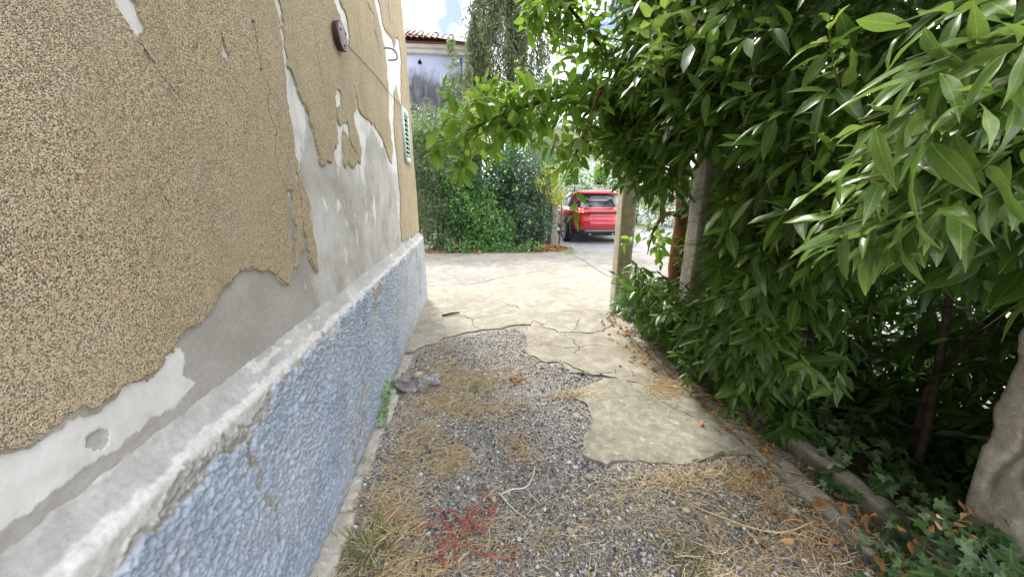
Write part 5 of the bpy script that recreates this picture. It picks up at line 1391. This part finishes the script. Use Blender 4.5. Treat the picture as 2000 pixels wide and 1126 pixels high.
# dry straw: thin curved three-sided stalks
def stalks(P, ang, length, width, curve, lift, name, mat, label, cat):
    n = len(P); k_ = 4; V = np.zeros((n, (k_ + 1) * 3, 3))
    dx, dy = np.cos(ang), np.sin(ang)
    tw = RNG.uniform(0, 6.28, n)
    for i in range(k_ + 1):
        t = i / k_ - 0.5
        off = curve * (t * t * 4 - 0.5) * length
        cx = P[:, 0] + dx * length * t - dy * off; cy = P[:, 1] + dy * length * t + dx * off
        cz = P[:, 2] + lift * (t + 0.5) * length + 0.002 * np.sin(tw + i)
        w = width * (1 - 0.6 * abs(t) * 1.2)
        for q in range(3):
            a_ = q * 2.094 + tw
            V[:, i * 3 + q, 0] = cx - dy * np.cos(a_) * w; V[:, i * 3 + q, 1] = cy + dx * np.cos(a_) * w; V[:, i * 3 + q, 2] = cz + np.sin(a_) * w * 0.7
    q0 = np.array([[i * 3 + q, i * 3 + (q + 1) % 3, i * 3 + 3 + (q + 1) % 3, i * 3 + 3 + q] for i in range(k_) for q in range(3)])
    F = (q0[None] + (np.arange(n) * (k_ + 1) * 3)[:, None, None]).reshape(-1, 4)
    return tag(obj(name, mesh(name, V.reshape(-1, 3), [F], mat, True, rnd=np.repeat(RNG.uniform(0, 0.999, n), (k_ + 1) * 3))), label, cat, None, 'stuff')


CL = [(-0.12, 2.75, 0.28, 0.14, 900), (-0.30, 2.45, 0.22, 0.12, 600), (-0.35, 2.95, 0.18, 0.15, 350), (0.0, 2.35, 0.35, 0.12, 500), (-0.38, 2.05, 0.15, 0.2, 400), (-0.18, 1.83, 0.12, 0.10, 350), (0.25, 1.9, 0.10, 0.15, 250), (-0.45, 1.45, 0.16, 0.18, 700), (-0.35, 1.15, 0.25, 0.12, 800), (0.1, 1.3, 0.35, 0.15, 500),
      (1.55, 2.45, 0.14, 0.12, 700), (1.62, 3.0, 0.10, 0.25, 350), (1.2, 1.55, 0.25, 0.07, 500), (1.55, 1.5, 0.12, 0.14, 500), (1.55, 1.15, 0.15, 0.2, 600), (1.1, 1.2, 0.3, 0.2, 450), (0.75, 1.45, 0.3, 0.15, 300), (0.9, 1.0, 0.5, 0.15, 500), (0.75, 2.45, 0.15, 0.05, 200), (-0.5, 1.75, 0.1, 0.25, 350), (1.78, 2.0, 0.05, 0.5, 250), (0.3, 3.1, 0.3, 0.4, 350), (-0.3, 3.3, 0.2, 0.3, 350)]
P = []; A_ = []
for cx, cy, sx, sy, m in CL:
    m = int(m * 0.75); sx *= 0.7; sy *= 0.7
    P.append(np.stack([RNG.normal(cx, sx, m), RNG.normal(cy, sy, m)], 1)); A_.append(RNG.normal(RNG.uniform(-0.5, 0.5), 0.7, m) + (RNG.uniform(0, 1, m) < 0.3) * 1.5)
m = 450; P.append(np.stack([RNG.uniform(-0.66, 1.72, m), 0.75 + 3.0 * RNG.uniform(0, 1, m) ** 1.3], 1)); A_.append(RNG.uniform(0, 6.28, m))
P = np.concatenate(P); A_ = np.concatenate(A_); k_ = (P[:, 0] > -0.68) & (P[:, 0] < 1.9) & (P[:, 1] > 0.6) & (P[:, 1] < 4.1); P, A_ = P[k_], A_[k_]; n = len(P)
ln = RNG.uniform(0.025, 0.12, n) * np.where(RNG.uniform(0, 1, n) < 0.1, 1.7, 1.0)
stalks(np.column_stack([P, gz(P[:, 0], P[:, 1]) + 0.006 + RNG.exponential(0.009, n)]), A_, ln, RNG.uniform(0.0010, 0.0022, n), RNG.normal(0, 0.12, n), RNG.normal(0.0, 0.10, n), 'dry_straw', M['straw'], 'dry straw and grass stalks strewn over the gravel', 'straw')

# dead leaves
def litter(name, P, size, label, mat=M['deadleaf'], cat='dead leaves', tilt=0.35):
    n = len(P); root = empty(name, (float(P[:, 0].mean()), float(P[:, 1].mean()), 0), label, cat)
    L = Leaves(); an = RNG.uniform(0, 6.28, n)
    L.add(P, np.stack([np.cos(an), np.sin(an), RNG.normal(0, tilt, n)], 1), np.stack([RNG.normal(0, tilt, n), RNG.normal(0, tilt, n), np.ones(n)], 1), size * RNG.uniform(0.6, 1.3, n), RNG.uniform(0, 0.999, n))
    foliage(root, L, [leaf_tpl(0.45, 4, 0.7, 0.3, wave=0.6), leaf_tpl(0.5, 4, -0.5, -0.3, wave=0.5), leaf_tpl(0.35, 4, 0.9, 0.2)], mat, name='leaf_litter'); root['kind'] = 'stuff'
    return root
n = 300; y = RNG.uniform(0.8, 4.2, n); x = 1.80 - np.abs(RNG.normal(0, 0.13, n)) * np.interp(y, [0.8, 2.3, 3.4, 4.2], [1.2, 0.8, 1.8, 0.9]) + RNG.uniform(0, 0.13, n)
litter('kerb_leaves', np.column_stack([x, y, gz(x, y) + RNG.uniform(0.004, 0.02, n)]), 0.058, 'brown dead leaves gathered along the right kerb')
n = 1500; r_ = np.sqrt(RNG.uniform(0, 1, n)); an = RNG.uniform(0, 6.28, n)
x = 2.08 + 0.62 * r_ * np.cos(an); y = 9.55 + 0.30 * r_ * np.sin(an) + 0.06 * np.cos(an); litter('leaf_pile', np.column_stack([x, y, 0.01 + 0.16 * (1 - r_) ** 0.8 * RNG.uniform(0.5, 1, n)]), 0.075, 'raked pile of brown dead leaves by the short pale post', cat='leaf pile')
n = 420; x = RNG.uniform(-1.3, 1.7, n); y = 9.35 + 0.1 * fbm(x, x * 0, 2, 2) + np.abs(RNG.normal(0, 0.12, n)); litter('hedge_leaves', np.column_stack([x, y, RNG.uniform(0.008, 0.05, n)]), 0.07, 'fallen brown leaves along the foot of the yard hedge')
n = 60; x = 2.0 + RNG.normal(0, 0.12, n); y = 0.98 + RNG.normal(0, 0.05, n); litter('browned_ivy', np.column_stack([x, y, RNG.uniform(0.05, 0.28, n)]), 0.05, 'withered brown leaves caught in the ivy by the cracked post', tilt=0.8)
n = 70; x = RNG.normal(0.33, 0.05, n); y = RNG.normal(2.72, 0.05, n); litter('rusty_leaf_clump', np.column_stack([x, y, gz(x, y) + RNG.uniform(0.01, 0.03, n)]), 0.035, 'small rust-orange clump of dry leaves on the gravel', M['deadleaf'], 'dry clump')
n = 130; x = RNG.uniform(1.2, 1.7, n); y = RNG.uniform(0.85, 1.6, n); litter('kerb_crumbs', np.column_stack([x, y, gz(x, y) + RNG.uniform(0.01, 0.03, n)]), 0.035, 'curled orange leaf scraps on the gravel beside the kerb')


def blob(name, loc, r3, seed, mat, label, cat='stone', sub=3, amp=0.22):
    import bmesh
    bm = bmesh.new(); bmesh.ops.create_icosphere(bm, subdivisions=sub, radius=1.0)
    V = np.array([v.co[:] for v in bm.verts])
    d_ = 1 + amp * fbm(V[:, 0] * 1.3 + V[:, 2] + seed, V[:, 1] * 1.3 - V[:, 2] * 0.7 + seed * 1.7, 1.1, 4)
    V = V * d_[:, None]; V = np.sign(V) * np.abs(V) ** 0.8 * np.array(r3)
    for v, c in zip(bm.verts, V): v.co = c
    me = bpy.data.meshes.new(name); bm.to_mesh(me); bm.free(); me.materials.append(mat)
    if sub > 2: me.polygons.foreach_set('use_smooth', np.ones(len(me.polygons), bool))
    o = obj(name, me, None, loc); o.rotation_euler = (0, 0, seed)
    return tag(o, label, cat)


blob('concrete_lump', (-0.50, 2.74, 0.03), (0.20, 0.075, 0.075), 0.12, M['lump'], 'dark broken concrete lump lying beside the blue plinth', 'rubble', 5, 0.7)
blob('stone', (-0.50, 2.72, 0.118), (0.042, 0.03, 0.022), 0.5, M['beige'], 'small yellowish stone sitting on the concrete lump', sub=2)
for i, (px3, py3, s3, lab) in enumerate([(0.70, 2.17, 0.030, 'grey stone at the edge of the lower concrete patch'), (-0.05, 1.86, 0.022, 'tan pebble amid straw in the middle of the gravel'), (0.62, 1.62, 0.022, 'pale stone on gravel just below the concrete patch'), (-0.62, 2.83, 0.035, 'flat grey stone leaning on the plinth behind the lump'),
                                        (0.06, 1.52, 0.018, 'small white pebble left of the bleached stick'), (-0.10, 1.50, 0.024, 'rounded stone above the red stems'), (0.93, 2.78, 0.024, 'black stone chip on the cracked slab'), (0.42, 1.30, 0.02, 'pale pebble below the bleached stick'), (1.05, 1.35, 0.02, 'small grey pebble on gravel near the kerb straw')]):
    blob('stone', (px3, py3, float(gz([px3], [py3])[0]) + s3 * 0.45), (s3, s3 * 0.8, s3 * 0.6), 1.3 + i, M['plastic'] if 'black' in lab else M['stone'], lab, sub=2, amp=0.35)
a = Acc()
a.tube(spline([(0.10, 1.545, 0.012), (0.17, 1.555, 0.03), (0.24, 1.555, 0.035), (0.29, 1.62, 0.04), (0.315, 1.70, 0.035)], 14), np.linspace(0.006, 0.0035, 14), 7)
a.tube(spline([(0.10, 1.545, 0.012), (0.15, 1.46, 0.012), (0.22, 1.39, 0.008)], 8), np.linspace(0.006, 0.003, 8), 7)
a.tube(spline([(0.24, 1.555, 0.035), (0.27, 1.49, 0.03), (0.30, 1.45, 0.03)], 6), np.linspace(0.0035, 0.002, 6), 6)
tag(obj('forked_stick', a.mesh('forked_stick', M['stick'], True)), 'bleached white forked stick lying on the gravel', 'stick')
a = Acc(); a.tube(spline([(-0.45, 4.43, 0.02), (-0.33, 4.47, 0.03), (-0.22, 4.52, 0.025)], 8), [0.012, 0.014, 0.016, 0.016, 0.015, 0.013, 0.01, 0.006], 7)
tag(obj('bark_piece', a.mesh('bark_piece', M['bark'], True)), 'dark curled bark piece on the concrete near the house corner', 'bark')
for i, (p0, p1, p2, lab) in enumerate([((1.1, 1.35, 0.02), (1.35, 1.16, 0.05), (1.62, 1.20, 0.04), 'long bent dry twig crossing the gravel to the kerb'), ((1.0, 1.6, 0.01), (1.08, 1.3, 0.03), (1.16, 1.02, 0.02), 'straight dry twig pointing at the camera beside the kerb gravel'), ((0.72, 2.35, 0.015), (0.74, 2.25, 0.03), (0.78, 2.12, 0.02), 'short tan twig beside the grey stone')]):
    a = Acc(); a.tube(spline([p0, p1, p2], 10), np.linspace(0.0035, 0.002, 10), 6); tag(obj('twig', a.mesh('twig', M['straw'], True)), lab, 'twig')

# red-stemmed plant lying flat
rp = empty('red_stemmed_plant', (-0.10, 1.36, 0), 'sprawling leafless plant with red stems on the gravel', 'plant')
base = np.array([-0.10, 1.36, float(gz([-0.1], [1.36])[0]) + 0.02])
for i in range(15):
    a = Acc(); an = i * 2 * math.pi / 15 + RNG.uniform(-0.7, 0.7); ln = RNG.uniform(0.10, 0.30) * (1.0 if math.sin(an) < 0.4 else 0.7)
    bend = RNG.normal(0, 0.9); pts = []
    for t in np.linspace(0, 1, 7):
        q = an + bend * t; pts.append(base + np.array([0.05 * math.cos(i * 2.4), 0.05 * math.sin(i * 2.4), 0]) + [ln * t * math.cos(q), ln * t * math.sin(q) * 0.9, 0.006 + 0.022 * math.sin(3.1 * t) + 0.004 * (i % 3)])
    pts = np.array(pts); pts[:, 2] = np.maximum(pts[:, 2], gz(pts[:, 0], pts[:, 1]) + 0.022)
    a.tube(pts, np.linspace(0.0046, 0.0026, 7), 6)
    for t_ in (3, 5):
        q = an + bend * t_ / 6 + RNG.choice([-1, 1]) * RNG.uniform(0.5, 1.0); l2 = ln * RNG.uniform(0.15, 0.38)
        a.tube([pts[t_], pts[t_] + [l2 * 0.5 * math.cos(q), l2 * 0.5 * math.sin(q), 0.012], pts[t_] + [l2 * math.cos(q + 0.2), l2 * math.sin(q + 0.2), 0.006]], [0.0045, 0.0036, 0.002], 5)
    me = a.mesh('stem', M['redstem'], True); me.transform(Matrix.Translation(-Vector(rp.location))); obj('stem', me, rp)

# grass and weed tufts
def tuft(name, x, y, n, h, r, mat, label, cat='grass tuft'):
    root = empty(name, (x, y, float(gz([x], [y])[0])), label, cat); L = Leaves(); an = RNG.uniform(0, 6.28, n); rr = np.abs(RNG.normal(0, r, n))
    L.add(np.stack([x + rr * np.cos(an), y + rr * np.sin(an), np.full(n, root.location.z)], 1), np.stack([np.cos(an) * 0.7, np.sin(an) * 0.7, RNG.uniform(0.4, 1.2, n)], 1), np.stack([-np.cos(an), -np.sin(an), 0.6 + 0 * an], 1), h * RNG.uniform(0.5, 1.2, n), RNG.uniform(0, 0.999, n))
    foliage(root, L, [leaf_tpl(0.05, 3, 0.5, 0.35), leaf_tpl(0.07, 3, 0.5, 0.2)], mat, name='blades'); return root
tuft('grass_tuft', -0.52, 1.30, 160, 0.09, 0.07, M['weed'], 'olive grass tuft by the plinth edging at the bottom left')
tuft('grass_tuft', -0.60, 1.02, 150, 0.10, 0.08, M['weed'], 'yellow-green grass tuft at the very bottom left of the gravel')
tuft('grass_tuft', 0.92, 1.12, 110, 0.07, 0.06, M['weed'], 'small grass tuft in the gravel at the bottom right')
tuft('grass_tuft', 2.5, 8.95, 200, 0.13, 0.14, M['climber'], 'green grass tuft beside the raked leaf pile')
tuft('weed_sprig', -0.70, 1.85, 40, 0.05, 0.02, M['climber'], 'tiny green weed between plinth and edging', 'weed')
tuft('weed_sprig', -0.02, 2.62, 60, 0.06, 0.03, M['weed'], 'faint green weed in the straw right of the concrete lump', 'weed')
for i, (x, y, lab) in enumerate([(1.42, 9.22, 'small orange lying on the yard before the leaf pile'), (0.12, 9.2, 'small orange lying by the middle of the yard hedge')]):
    a = Acc(); a.lathe([(0.0, -0.036), (0.02, -0.03), (0.036, -0.005), (0.034, 0.014), (0.02, 0.03), (0.004, 0.034), (0.0, 0.032)], 14); o = obj('orange', a.mesh('orange', M['orange'], True)); o.location = (x, y, 0.04); tag(o, lab, 'fruit')
fl = empty('pink_flower', (3.9, 2.2, 0.05), 'small pink flower seen through the gap under the hedge', 'flower')
for i in range(5):
    V, Q, UV = leaf_tpl(0.7, 3, 0.2, 0.2); o = obj('petal', mesh('petal', V * 0.05, [Q], M['pink'], True), fl); o.rotation_euler = (R(35), 0, i * 1.257); o.location = (0, 0, 0.12)
a = Acc(); a.tube([(0, 0, -0.05), (0, 0, 0.12)], 0.004, 5); obj('stem', a.mesh('stem', M['twig']), fl)
